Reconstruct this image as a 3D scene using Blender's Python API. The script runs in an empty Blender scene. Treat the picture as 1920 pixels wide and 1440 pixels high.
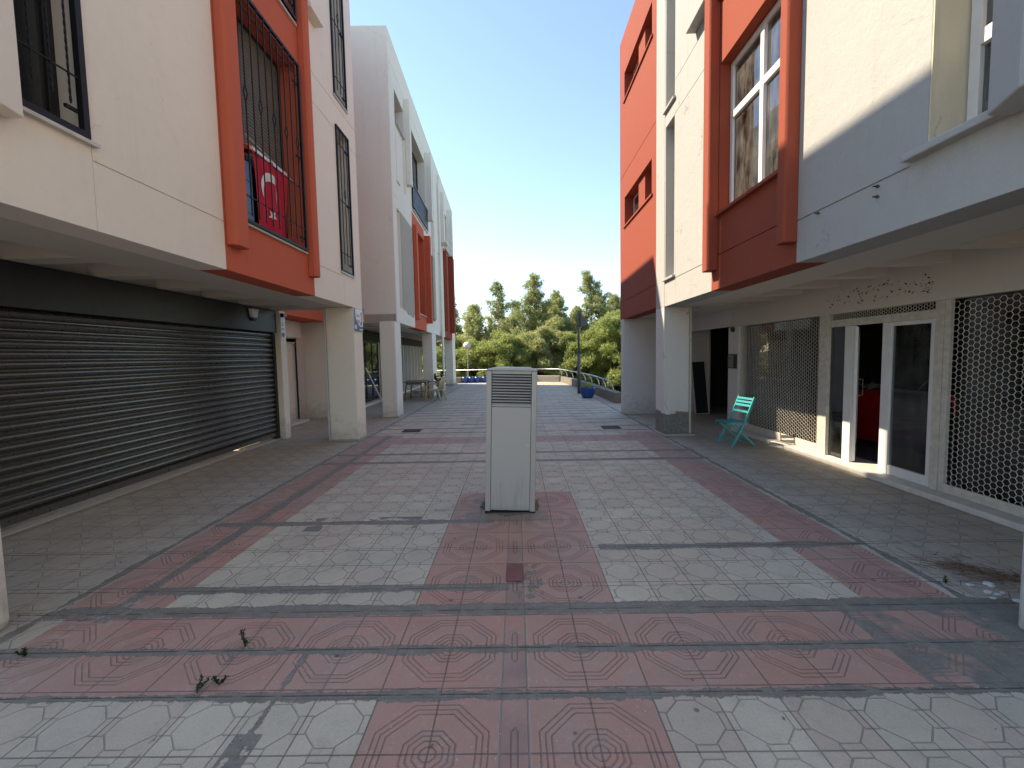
import bpy, bmesh, math, random
import numpy as np
from mathutils import Vector, Matrix
R = math.radians
scn = bpy.context.scene
col = scn.collection

# ------------------------------------------------------------------ camera
YAW, PITCH, ROLL, FPX = -0.010697, -0.065354, -0.019127, 802.33
fw = Vector((math.sin(YAW)*math.cos(PITCH), math.cos(YAW)*math.cos(PITCH), math.sin(PITCH)))
rt = Vector((math.cos(YAW), -math.sin(YAW), 0)); up = rt.cross(fw)
r2 = rt*math.cos(ROLL)+up*math.sin(ROLL); u2 = up*math.cos(ROLL)-rt*math.sin(ROLL)
cam_d = bpy.data.cameras.new('camera'); cam = bpy.data.objects.new('camera', cam_d); col.objects.link(cam)
M = Matrix((( r2.x, u2.x, -fw.x, 0), (r2.y, u2.y, -fw.y, 0), (r2.z, u2.z, -fw.z, 1.65), (0, 0, 0, 1)))
cam.matrix_world = M
cam_d.sensor_width = 36; cam_d.lens = FPX/1920*36; cam_d.clip_start = .05; cam_d.clip_end = 3000
scn.camera = cam

# ------------------------------------------------------------------ world, sun, exposure
SUN = Vector((-1, .46, 1.1)).normalized()
ELEV = math.asin(SUN.z); ROT = math.atan2(SUN.x, SUN.y)
w = bpy.data.worlds.new('World'); scn.world = w; w.use_nodes = True
nt = w.node_tree; nt.nodes.clear()
sky = nt.nodes.new('ShaderNodeTexSky'); sky.sky_type = 'NISHITA'; sky.sun_disc = False
sky.sun_elevation = ELEV; sky.sun_rotation = ROT; sky.air_density = 1.0; sky.dust_density = 0; sky.ozone_density = 5
bg = nt.nodes.new('ShaderNodeBackground'); bg.inputs['Strength'].default_value = .13
wo = nt.nodes.new('ShaderNodeOutputWorld')
nt.links.new(sky.outputs[0], bg.inputs[0]); nt.links.new(bg.outputs[0], wo.inputs[0])
ld = bpy.data.lights.new('sun', 'SUN'); ld.energy = 3.3; ld.angle = R(.55); ld.color = (1, .95, .86)
lo = bpy.data.objects.new('sun', ld); col.objects.link(lo); lo.location = (-10, 5, 14)
lo.rotation_euler = SUN.to_track_quat('Z', 'Y').to_euler()
scn.view_settings.view_transform = 'Standard'; scn.view_settings.look = 'None'
scn.view_settings.exposure = 1.62; scn.view_settings.use_white_balance = True; scn.view_settings.white_balance_temperature = 8200; scn.view_settings.white_balance_tint = 12; scn.view_settings.gamma = 1
scn.cycles.max_bounces = 10; scn.cycles.diffuse_bounces = 6; scn.cycles.transparent_max_bounces = 24

# ------------------------------------------------------------------ material expression helper
class X:
    def __init__(s, t, so): s.t = t; s.s = so
    def _m(s, op, *a, clamp=False):
        n = s.t.nodes.new('ShaderNodeMath'); n.operation = op; n.use_clamp = clamp
        for i, v in enumerate((s,)+a):
            if isinstance(v, X): s.t.links.new(v.s, n.inputs[i])
            else: n.inputs[i].default_value = float(v)
        return X(s.t, n.outputs[0])
    def __add__(s, o): return s._m('ADD', o)
    __radd__ = __add__
    def __sub__(s, o): return s._m('SUBTRACT', o)
    def __rsub__(s, o): return s._m('MULTIPLY', -1)._m('ADD', o)
    def __mul__(s, o): return s._m('MULTIPLY', o)
    __rmul__ = __mul__
    def __truediv__(s, o): return s._m('DIVIDE', o)
    def fl(s): return s._m('FLOOR')
    def fr(s): return s._m('FRACT')
    def ab(s): return s._m('ABSOLUTE')
    def gt(s, o): return s._m('GREATER_THAN', o)
    def lt(s, o): return s._m('LESS_THAN', o)
    def mx(s, o): return s._m('MAXIMUM', o)
    def mn(s, o): return s._m('MINIMUM', o)
    def cl(s): return s._m('ADD', 0, clamp=True)
    def ramp(s, a, b):            # 0 at a, 1 at b (a may exceed b)
        return ((s-a)*(1/(b-a))).cl()
def new_mat(name):
    m = bpy.data.materials.new(name); m.use_nodes = True; t = m.node_tree; t.nodes.clear()
    out = t.nodes.new('ShaderNodeOutputMaterial'); p = t.nodes.new('ShaderNodeBsdfPrincipled')
    t.links.new(p.outputs[0], out.inputs[0]); return m, t, p, out
def coords(t, kind='Object', world=False):
    if world:
        g = t.nodes.new('ShaderNodeNewGeometry'); so = g.outputs['Position']
    else:
        g = t.nodes.new('ShaderNodeTexCoord'); so = g.outputs[kind]
    sp = t.nodes.new('ShaderNodeSeparateXYZ'); t.links.new(so, sp.inputs[0])
    return so, X(t, sp.outputs[0]), X(t, sp.outputs[1]), X(t, sp.outputs[2])
def comb(t, x, y, z=0):
    n = t.nodes.new('ShaderNodeCombineXYZ')
    for i, v in enumerate((x, y, z)):
        if isinstance(v, X): t.links.new(v.s, n.inputs[i])
        else: n.inputs[i].default_value = v
    return n.outputs[0]
def noise(t, vec, scale, detail=3, rough=.55, dist=0):
    n = t.nodes.new('ShaderNodeTexNoise'); n.inputs['Scale'].default_value = scale
    n.inputs['Detail'].default_value = detail; n.inputs['Roughness'].default_value = rough; n.inputs['Distortion'].default_value = dist
    t.links.new(vec, n.inputs['Vector']); return X(t, n.outputs['Fac'])
def mixc(t, f, a, b):
    n = t.nodes.new('ShaderNodeMix'); n.data_type = 'RGBA'
    if isinstance(f, X): t.links.new(f.s, n.inputs[0])
    else: n.inputs[0].default_value = f
    for i, v in ((6, a), (7, b)):
        if isinstance(v, tuple): n.inputs[i].default_value = (*v[:3], 1)
        else: t.links.new(v, n.inputs[i])
    return n.outputs[2]
def bump(t, p, h, strength, dist=.01):
    b = t.nodes.new('ShaderNodeBump'); b.inputs['Strength'].default_value = strength; b.inputs['Distance'].default_value = dist
    t.links.new(h.s, b.inputs['Height']); t.links.new(b.outputs[0], p.inputs['Normal'])
def c2(c, k): return tuple(min(1, v*k) for v in c)

def plaster(name, c, rough=.85, grain=.3, stain=.15, dirt=(.22, .2, .17), lump=0, base_dirt=False, damage=False, streak=True):
    m, t, p, _ = new_mat(name)
    v, x, y, z = coords(t, world=True)
    n1 = noise(t, v, 1.3, 5, .6); n2 = noise(t, v, 9, 4, .6); n3 = noise(t, v, 140, 3, .7)
    cc = mixc(t, n1.ramp(.35, .75)*.5, c, c2(c, .93))
    cc = mixc(t, n2.ramp(.5, .8)*.35, cc, c2(c, .86))
    if streak:
        sv = comb(t, x*7, y*7, z*.55)
        st = noise(t, sv, 1.0, 4, .6).ramp(.56, .78)*noise(t, v, .7, 3).ramp(.42, .66)
        cc = mixc(t, st*stain, cc, dirt)
    vc = t.nodes.new('ShaderNodeTexVoronoi'); vc.feature = 'DISTANCE_TO_EDGE'; vc.inputs['Scale'].default_value = .45
    wv = t.nodes.new('ShaderNodeVectorMath'); wv.operation = 'ADD'; nn_ = t.nodes.new('ShaderNodeTexNoise'); nn_.inputs['Scale'].default_value = 2.2; nn_.inputs['Detail'].default_value = 5
    t.links.new(v, nn_.inputs['Vector']); t.links.new(v, wv.inputs[0]); t.links.new(nn_.outputs['Color'], wv.inputs[1]); t.links.new(wv.outputs[0], vc.inputs['Vector'])
    ck = X(t, vc.outputs['Distance']).ramp(.0035, .0012)*n1.ramp(.52, .60)
    cc = mixc(t, ck*min(.75, stain*2.2), cc, c2(dirt, .8))
    if base_dirt:
        bd = (z*-1+.75+(n2-.5)*1.0).ramp(.25, .95)*.55
        cc = mixc(t, bd, cc, dirt)
    p.inputs['Roughness'].default_value = rough; p.inputs['Specular IOR Level'].default_value = .25
    h = n3*.6+noise(t, v, 38, 4, .65)*.8
    if lump: h = h+noise(t, v, 5.5, 5, .65)*lump+noise(t, v, 17, 5, .7)*lump*.6
    if damage:
        ed = (z*-1+.47+(noise(t, v, 4.2, 4, .6)-.5)*.42)
        dm = ed.ramp(-.004, .004)
        nb = noise(t, v, 26, 5, .7)
        conc = mixc(t, nb.ramp(.3, .7), (.13, .12, .105), (.27, .25, .22))
        cc = mixc(t, dm, cc, conc); h = h+dm*-3+dm*nb*2.5
    t.links.new(cc if not isinstance(cc, tuple) else cc, p.inputs['Base Color'])
    bump(t, p, h, grain, .006 if not lump else .011)
    return m
def flat(name, c, rough=.5, metal=0, spec=.5, nz=.12, sc=6, grain=0, dirt=None):
    m, t, p, _ = new_mat(name); v, x, y, z = coords(t)
    n = noise(t, v, sc, 5, .6)
    cc = mixc(t, n.ramp(.3, .75), c, c2(c, 1-nz*2) if not dirt else dirt)
    t.links.new(cc, p.inputs['Base Color'])
    p.inputs['Roughness'].default_value = rough; p.inputs['Metallic'].default_value = metal; p.inputs['Specular IOR Level'].default_value = spec
    r = noise(t, v, sc*3, 4)*.25+(rough-.12); t.links.new(r.s, p.inputs['Roughness'])
    if grain: bump(t, p, noise(t, v, 60, 4, .7), grain, .004)
    return m
def glass(name, tint=(.6, .65, .63), refl=1.0, dust=0):
    m, t, p, out = new_mat(name); t.nodes.remove(p)
    tr = t.nodes.new('ShaderNodeBsdfTransparent'); tr.inputs[0].default_value = (*tint, 1)
    gl = t.nodes.new('ShaderNodeBsdfGlossy'); gl.inputs['Roughness'].default_value = .015; gl.inputs[0].default_value = (.95, .97, 1, 1)
    fr = t.nodes.new('ShaderNodeFresnel'); fr.inputs[0].default_value = 1.6
    mx = t.nodes.new('ShaderNodeMixShader'); f = (X(t, fr.outputs[0])*refl).cl()
    t.links.new(f.s, mx.inputs[0]); t.links.new(tr.outputs[0], mx.inputs[1]); t.links.new(gl.outputs[0], mx.inputs[2])
    last = mx
    if dust:
        df = t.nodes.new('ShaderNodeBsdfDiffuse'); df.inputs[0].default_value = (.55, .53, .48, 1)
        v, x, y, z = coords(t, world=True)
        streak = noise(t, comb(t, x*9, y*9, z*1.2), 1.4, 5, .7).ramp(.42, .75)
        d = (noise(t, v, 3.5, 5, .7).ramp(.35, .8)*.6+streak*.5+noise(t, v, 40, 3, .7).ramp(.6, .8)*.4)*dust
        m2 = t.nodes.new('ShaderNodeMixShader'); t.links.new(d.cl().s, m2.inputs[0])
        t.links.new(mx.outputs[0], m2.inputs[1]); t.links.new(df.outputs[0], m2.inputs[2]); last = m2
    t.links.new(last.outputs[0], out.inputs[0]); return m

CREAM = (.80, .72, .625)
mt = {}
mt['cream'] = plaster('cream plaster', CREAM, stain=.10)
mt['creamB'] = plaster('pale plaster', (.73, .71, .63), stain=.16, base_dirt=True)
mt['creamP'] = plaster('pillar plaster', (.78, .71, .61), stain=.1, base_dirt=True)
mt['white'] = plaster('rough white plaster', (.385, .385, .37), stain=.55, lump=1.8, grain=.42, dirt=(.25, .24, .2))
mt['whiteP'] = plaster('damaged pillar plaster', (.66, .62, .57), stain=.35, base_dirt=True, damage=True, lump=.3, grain=.4)
mt['whiteN'] = plaster('grubby pillar plaster', (.46, .44, .41), stain=.5, base_dirt=True, lump=.3, grain=.4)
mt['ochre'] = plaster('yellowed reveal plaster', (.66, .58, .43), stain=.5, lump=.4, dirt=(.2, .17, .11))
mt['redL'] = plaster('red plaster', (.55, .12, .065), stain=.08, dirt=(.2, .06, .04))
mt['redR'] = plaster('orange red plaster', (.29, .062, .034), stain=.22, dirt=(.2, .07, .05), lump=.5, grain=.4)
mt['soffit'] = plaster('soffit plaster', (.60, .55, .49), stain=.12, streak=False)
mt['grey'] = plaster('grey wall plaster', (.62, .59, .57), stain=.25, base_dirt=True)  # even grey for recess, passage and end walls
mt['concrete'] = plaster('bare concrete', (.38, .355, .305), stain=.9, lump=.6, grain=.5, dirt=(.14, .13, .12))
mt['roof'] = plaster('roof screed', (.4, .39, .37))
mt['anth'] = flat('anthracite metal', (.045, .045, .043), .33, .0, .8, .2)
mt['slat'] = flat('brown black slat paint', (.060, .056, .048), .30, .0, .9, .12)
mt['black'] = flat('black paint', (.012, .013, .015), .45, 0, .5, .2)
mt['grille'] = flat('grille paint', (.012, .013, .015), .55, 0, .25, .2)
mt['pvc'] = flat('white pvc', (.70, .69, .67), .4, 0, .5, .06)
mt['oldpaint'] = flat('aged cream paint on steel', (.62, .57, .49), .5, 0, .4, .16, 14, .2)
mt['sill'] = flat('pale marble sill', (.60, .57, .52), .5, 0, .4, .12, 9)
mt['blind'] = flat('brown grey blind', (.17, .15, .125), .7, 0, .3, .1)
mt['glassd'] = flat('dark reflecting window glass', (.03, .034, .036), .14, 0, .9, .1)
mt['glass'] = glass('shop glass', (.62, .66, .64), 1.2, .06)
mt['glassu'] = glass('upper dusty glass', (.42, .43, .42), 1.3, .26)
mt['dusty'] = glass('dusty shop glass', (.55, .58, .56), 1.1, .10)
mt['kiosk'] = flat('grey enamelled sheet steel', (.40, .375, .345), .42, .1, .5, .05, 3)
def kiosk_panel():
    m, t, p, _ = new_mat('weathered grey sheet steel'); v, x, y, z = coords(t)
    c = (.41, .385, .355); n = noise(t, v, 2.5, 4, .6)
    cc = mixc(t, n.ramp(.3, .7)*.5, c, c2(c, .9))
    st = noise(t, comb(t, x*26, y, z*1.6), 1.0, 5, .7).ramp(.45, .7)*(z*-1+.42+(noise(t, v, 7, 4)-.5)*.5).ramp(0, .25)
    cc = mixc(t, st*.7, cc, (.27, .26, .245)); cc = mixc(t, (z*-1+.10).ramp(0, .1)*.5, cc, (.2, .18, .15))
    cc = mixc(t, noise(t, v, 60, 3, .7).ramp(.66, .72)*.5, cc, (.30, .28, .26))
    t.links.new(cc, p.inputs['Base Color']); rr_ = n*.2+.34; t.links.new(rr_.s, p.inputs['Roughness'])
    bump(t, p, noise(t, v, 3, 2)*2+noise(t, v, 90, 2)*.1, .25, .01); return m
mt['kioskp'] = kiosk_panel()
mt['galv'] = flat('galvanised steel', (.55, .56, .56), .35, .7, .5, .12)
mt['dark'] = flat('dark interior shade', (.05, .045, .04), .9, 0, .2, .2)  # near-black colour puts the shade of enclosed rooms into their surfaces
mt['wood'] = flat('worn wood', (.33, .19, .10), .6, 0, .3, .25, 12, .3)
mt['woodtop'] = flat('grey brown table board', (.24, .19, .15), .6, 0, .3, .2, 5, .2)
mt['teal'] = flat('turquoise paint', (.012, .33, .36), .4, 0, .5, .12, 20)
mt['plastic'] = flat('cream plastic', (.56, .47, .30), .4, 0, .5, .06)
mt['blue'] = flat('blue plastic', (.008, .07, .30), .38, 0, .5, .15)
mt['redpl'] = flat('red plastic', (.50, .01, .015), .4, 0, .5, .1)
mt['green'] = flat('green plastic', (.02, .13, .07), .45)
mt['white_pl'] = flat('white plastic', (.65, .64, .62), .4)
mt['bluedark'] = flat('translucent blue lens', (.02, .03, .22), .2)
mt['orange'] = flat('orange plastic', (.80, .12, .01), .4, 0, .5, .05)
mt['post'] = flat('dark green grey post paint', (.085, .10, .10), .5)
mt['paper'] = flat('paper', (.62, .60, .55), .8)
mt['rust'] = flat('rusty iron', (.13, .075, .05), .7, .3, .3, .25, 30, .3)
mt['mortar'] = flat('grey mortar', (.21, .18, .145), .9, 0, .2, .25, 14, .4)
mt['stone'] = plaster('planter stone', (.21, .19, .155), stain=.9, lump=1.0, grain=.5, dirt=(.10, .09, .07))
mt['bark'] = flat('pine bark', (.13, .10, .08), .9, 0, .1, .3, 8, .5)
mt['twig'] = flat('dry twigs', (.26, .15, .10), .8, 0, .2, .3, 30)
mt['yellow'] = flat('yellow woven fabric', (.62, .42, .10), .8, 0, .2, .2, 30, .4)
mt['brownmix'] = flat('brown wrapped goods', (.34, .22, .18), .8, 0, .2, .4, 9, .4)
mt['flag'] = flat('red flag cloth', (.55, .02, .045), .75, 0, .2, .06)
mt['signblue'] = flat('sign blue', (.03, .08, .26), .4)
mt['signwhite'] = flat('sign white', (.72, .70, .69), .4, nz=.02)
mt['signdark'] = flat('sign dark ink', (.06, .03, .05), .5)
mt['signred'] = flat('sign red ink', (.40, .02, .04), .5)
mt['bluerefl'] = flat('light blue reflection tint', (.12, .24, .42), .7)  # bluish window reflection put into a plain colour
mt['curtain'] = flat('pale curtain', (.52, .51, .48), .8, nz=.05)
mt['panel'] = flat('grey shutter panel', (.19, .19, .18), .55, 0, .4, .12)
mt['tar'] = flat('sticker residue', (.03, .025, .022), .7)

def leaf_mat(name, a, b):
    m, t, p, out = new_mat(name); v, x, y, z = coords(t)
    n = noise(t, v, .9, 3, .6); n2 = noise(t, v, 7, 2)
    cc = mixc(t, n.ramp(.35, .65), a, b); cc = mixc(t, n2.ramp(.4, .7)*.5, cc, c2(b, 1.35))
    t.links.new(cc, p.inputs['Base Color']); p.inputs['Roughness'].default_value = .6; p.inputs['Specular IOR Level'].default_value = .3
    tl = t.nodes.new('ShaderNodeBsdfTranslucent'); t.links.new(cc, tl.inputs[0])
    mx = t.nodes.new('ShaderNodeMixShader'); mx.inputs[0].default_value = .6
    t.links.new(p.outputs[0], mx.inputs[1]); t.links.new(tl.outputs[0], mx.inputs[2]); t.links.new(mx.outputs[0], out.inputs[0])
    return m
mt['leafL'] = leaf_mat('bright pine needles', (.20, .25, .075), (.35, .40, .14))
mt['leafD'] = leaf_mat('grey green pine needles', (.24, .28, .11), (.40, .42, .19))
mt['leafP'] = leaf_mat('pot plant leaves', (.03, .06, .02), (.05, .09, .03))

# ------------------------------------------------------------------ paving material
def paving():
    m, t, p, _ = new_mat('paving tiles'); v, x, y, z = coords(t, world=True)
    nA = noise(t, v, 2.2, 4, .6); nB = noise(t, v, 11, 5, .65); nC = noise(t, v, 55, 4, .7); nD = noise(t, v, .55, 4, .6)
    nE = noise(t, comb(t, x, y, 4.7), 24, 3, .6)
    wob = (nB-.5)*.004
    right = x.gt(-.03)
    xs = x+wob
    xg = (xs-.025)*right+(xs+.10)*(1-right)
    far = y.gt(2.70); mid = y.gt(2.0)*(1-far); near = 1-y.gt(2.0)
    yg = (y-2.71)*far+(y-2.03)*mid+(y-1.975)*near+wob
    # cell coordinates
    fx = ((xg/.3).fr()-.5)*.3; fy = ((yg/.3).fr()-.5)*.3; ax = fx.ab(); ay = fy.ab()
    seam = (ax.mx(ay)).ramp(.146, .1478)
    G = .0042
    def line(d, r, g=G): return 1-((d-r).ab()).ramp(g*.3, g*.95)
    oc = (ax.mx(ay)).mx((ax+ay)*.745)
    oct_ = line(oc, .117)
    c1 = line(ay, .048)*ax.gt(.117); c2_ = line(ax, .048)*ay.gt(.117)
    gw = (oct_.mx(c1)).mx(c2_)
    # red concentric block
    bx = (((xg/.6).fr()-.5)*.6).ab(); by = (((yg/.6).fr()-.5)*.6).ab()
    ro = (bx.mx(by)).mx((bx+by)*.7071)
    gr = line(ro, .252, .0042).mx(line(ro, .226, .0042)).mx(line(ro, .200, .0042)).mx(line(ro, .112, .005)).mx(line(ro, .088, .005)).mx(line(ro, .062, .005)).mx(line(ro, .034, .005))
    # red zones
    def band(q, a, b): return q.gt(a)*q.lt(b)
    red = band(y, 2.0, 2.70)*band(x, -2.95, 2.80)
    red = red.mx(band(x, -.70, .625)*band(y, 2.69, 5.085)).mx(band(x, -.70, .625)*y.lt(2.0))
    red = red.mx(band(x, 2.27, 2.86)*band(y, 2.69, 9)).mx(band(x, -3.08, -2.40)*band(y, 2.69, 9))
    red = red.mx(band(y, 8.1, 8.72)*band(x, -3.05, 2.86))
    fade = y.ramp(5.5, 9)*.35*red
    pink = (noise(t, v, .9, 3).ramp(.45, .7)*band(x, -2.6, 0)*y.ramp(3.2, 5)*.30)+(noise(t, v, 1.1, 3).ramp(.45, .7)*y.gt(8)*.25)
    groove = gr*red+gw*(1-red)
    # tone per tile
    wn = t.nodes.new('ShaderNodeTexWhiteNoise'); wn.noise_dimensions = '2D'
    t.links.new(comb(t, (xg/.3).fl(), (yg/.3).fl()), wn.inputs['Vector']); tv = X(t, wn.outputs[0])
    wcol = mixc(t, nA.ramp(.3, .7), (.62, .535, .405), (.50, .43, .325))
    wcol = mixc(t, (tv*tv*.9).cl(), wcol, (.46, .39, .30)); wcol = mixc(t, pink.cl(), wcol, (.54, .34, .28))
    rcol = mixc(t, nA.ramp(.3, .7), (.52, .25, .185), (.43, .225, .17))
    rcol = mixc(t, (tv*tv*.85).cl(), rcol, (.48, .27, .205))
    rcol = mixc(t, noise(t, v, 1.6, 6, .7).ramp(.42, .68)*.45, rcol, (.44, .34, .27)); rcol = mixc(t, fade, rcol, (.40, .32, .28))
    rcol = mixc(t, nB.ramp(.55, .8)*.45, rcol, (.38, .26, .22))
    wn2 = t.nodes.new('ShaderNodeTexWhiteNoise'); wn2.noise_dimensions = '2D'; t.links.new(comb(t, (xg/.3).fl()+31.7, (yg/.3).fl()+5.3), wn2.inputs['Vector']); tp2 = X(t, wn2.outputs[0])
    wcol = mixc(t, tp2.ramp(.62, .9)*.45, wcol, (.54, .38, .30)); wcol = mixc(t, oc.lt(.117)*tp2*.28, wcol, (.55, .50, .34))
    cc = mixc(t, red, wcol, rcol)
    # specks, wear, dirt
    cc = mixc(t, nC.ramp(.58, .8)*.35, cc, (.16, .145, .125))
    cc = mixc(t, nC.ramp(.42, .2)*.25, cc, (.46, .44, .40))
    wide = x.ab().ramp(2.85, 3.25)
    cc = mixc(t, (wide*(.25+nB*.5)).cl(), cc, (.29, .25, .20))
    gdark = groove*(.10+nB*1.0*nA.ramp(.2, .7)); sm = seam*(.35+nA*.8)
    cc = mixc(t, gdark.cl()*.85, cc, (.10, .09, .078))
    cc = mixc(t, sm.cl()*.85, cc, (.10, .09, .08))
    lightseam = seam*nD.ramp(.52, .6)*noise(t, v, 1.7, 2).ramp(.5, .6)
    cc = mixc(t, lightseam*.8, cc, (.42, .38, .33))
    ms = noise(t, v, 5, 6, .75); cc = mixc(t, ms.ramp(.5, .72)*.42, cc, (.28, .25, .215)); cc = mixc(t, noise(t, comb(t, x, y, 9), 95, 3, .8).ramp(.5, .75)*.4, cc, (.20, .18, .16))
    cc = mixc(t, noise(t, comb(t, x, y, 5), 19, 5, .8).ramp(.56, .70)*.30, cc, (.60, .56, .50))
    # central filler strip
    cs = band(x, -.105, .03)*y.lt(4.2)
    cc = mixc(t, cs*nA.ramp(.35, .6)*.6, cc, (.24, .18, .15))
    cl = line(x, -.103, .007).mx(line(x, .030, .009))*y.lt(4.4)
    cc = mixc(t, cl*.7, cc, (.40, .34, .28))
    # mortar strips
    e1 = (noise(t, comb(t, x*1.0, y*.6, 0), 3.0, 5, .7)-.5); e2 = (noise(t, comb(t, x*1.0, y, 2.2), 38, 3, .6)-.5)
    e3 = (noise(t, comb(t, x*1.3, y*.9, 11), .9, 2, .5)-.5); jag = e1*.11+e2*.04+e3*.06
    def sy(c, hw, m=1): return (((y-c).ab()-hw)*-1+jag).ramp(-.002, .003)*m
    jx = (noise(t, comb(t, x*.6, y, 7), 2.5, 5, .7)-.5)*.14+e2*.03
    def sx(c, hw, m=1): return (((x-c).ab()-hw)*-1+jx).ramp(-.002, .003)*m
    inx = band(x, -3.15, 3.0)
    S = sy(1.985, .028, inx).mx(sy(2.315, .032, inx)).mx(sy(2.70, .062, inx))
    S = S.mx(sy(2.965, .05, band(x, -2.75, -.08))).mx(sy(4.20, .052, band(x, -3.05, -.25))).mx(sy(3.58, .045, band(x, .68, 2.95)))
    S = S.mx(sy(6.66, .07, inx)).mx(sy(7.24, .06, inx)).mx(sy(4.31, .12, band(x, -.55, .30))*.6)
    # far regular strips
    yy = (y-9.0)/.55; fs = (((yy.fr()-.5)*.55).ab()*-1+.052+jag*.6).ramp(-.004, .006)
    fm = noise(t, comb(t, x*.55, yy.fl()*3.7, 0), 1.0, 2, .6).ramp(.42, .46)
    S = S.mx(fs*fm*y.gt(9.2)*band(x, -3.2, 3.1))
    S = S.mx(sx(-2.70, .055, band(y, 2.6, 9)*1.0)).mx(sx(-3.13, .03, y.gt(2.2))).mx(sx(2.93, .035, y.gt(2.2)))
    S = S.mx(band(x, -.02, .16)*band(y, 2.72, 3.3)*nB.ramp(.5, .54)).mx(band(x, 1.9, 3.2)*band(y, 2.0, 2.75)*noise(t, v, 1.9, 4).ramp(.44, .5)*x.ramp(1.9, 2.5).gt(.2))
    S = S.mx(sx(-1.62, .010, y.lt(2.6))*nA.ramp(.3, .5)).mx(sx(-1.21, .012, y.lt(2.33))*nA.ramp(.25, .4)).mx(band(x, -1.27, -1.15)*band(y, 1.62, 1.78)*nB.ramp(.42, .46))
    S = S.mx(band(x, -2.1, -1.0)*band(y, 4.0, 4.35)*noise(t, v, 2.6, 4).ramp(.56, .58))
    scol = mixc(t, nB.ramp(.3, .7), (.18, .158, .128), (.265, .235, .19)); scol = mixc(t, nC.ramp(.45, .75)*.5, scol, (.09, .085, .078))
    crack = (line(y, 2.69, .006).mx(line(y, 2.325, .006)).mx(line(y, 1.992, .005)).mx(line(y, 2.96, .005)).mx(line(y, 3.575, .005)))*noise(t, v, 6, 2).ramp(.4, .5)
    Sx = S.cl()
    cc = mixc(t, Sx, cc, scol); cc = mixc(t, crack*.8, cc, (.05, .045, .04))
    vs = t.nodes.new('ShaderNodeTexVoronoi'); vs.inputs['Scale'].default_value = 26; t.links.new(v, vs.inputs['Vector'])
    cc = mixc(t, X(t, vs.outputs['Distance']).ramp(.11, .06)*nC.ramp(.5, .56)*.75, cc, (.68, .64, .58))
    # chewing gum / oil dots and light paint wear at left edge
    vo = t.nodes.new('ShaderNodeTexVoronoi'); vo.inputs['Scale'].default_value = 3.3; t.links.new(v, vo.inputs['Vector'])
    cc = mixc(t, X(t, vo.outputs['Distance']).ramp(.055, .035)*tv.gt(.3)*.75, cc, (.08, .075, .07))
    pw = band(x, -3.3, -2.6)*band(y, 2.0, 2.95)*(noise(t, v, 14, 6, .8).ramp(.50, .60)*noise(t, v, 2.5, 3).ramp(.42, .55))
    cc = mixc(t, pw*.5, cc, (.52, .47, .40))
    fl2 = noise(t, comb(t, x, y*2.2, 1), 34, 3, .7).ramp(.70, .73)*band(x, -3.3, -1.9)*band(y, 2.0, 5)
    cc = mixc(t, fl2*.8, cc, (.5, .47, .43))
    big = noise(t, v, .42, 4, .6); cc = mixc(t, big.ramp(.45, .75)*.30, cc, (.24, .215, .18))
    t.links.new(cc, p.inputs['Base Color'])
    rg = nA*.2+.55; t.links.new(rg.s, p.inputs['Roughness']); p.inputs['Specular IOR Level'].default_value = .35
    h = (groove*(1-Sx*.7))*-1.0+(seam*(1-Sx*.5))*-1.1+Sx*.7*(.6+nB)+nC*.28+nB*.3+gr*0-crack*1.2+tv*.25
    bump(t, p, h, .9, .006)
    return m
mt['paving'] = paving()
def ground_mat():
    m, t, p, _ = new_mat('dry slope soil'); v, x, y, z = coords(t, world=True)
    n = noise(t, v, .6, 6, .6); cc = mixc(t, n.ramp(.35, .65), (.14, .115, .07), (.075, .095, .035))
    t.links.new(cc, p.inputs['Base Color']); p.inputs['Roughness'].default_value = .95; bump(t, p, noise(t, v, 8, 5), .6, .05)
    return m
mt['soil'] = ground_mat()

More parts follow.
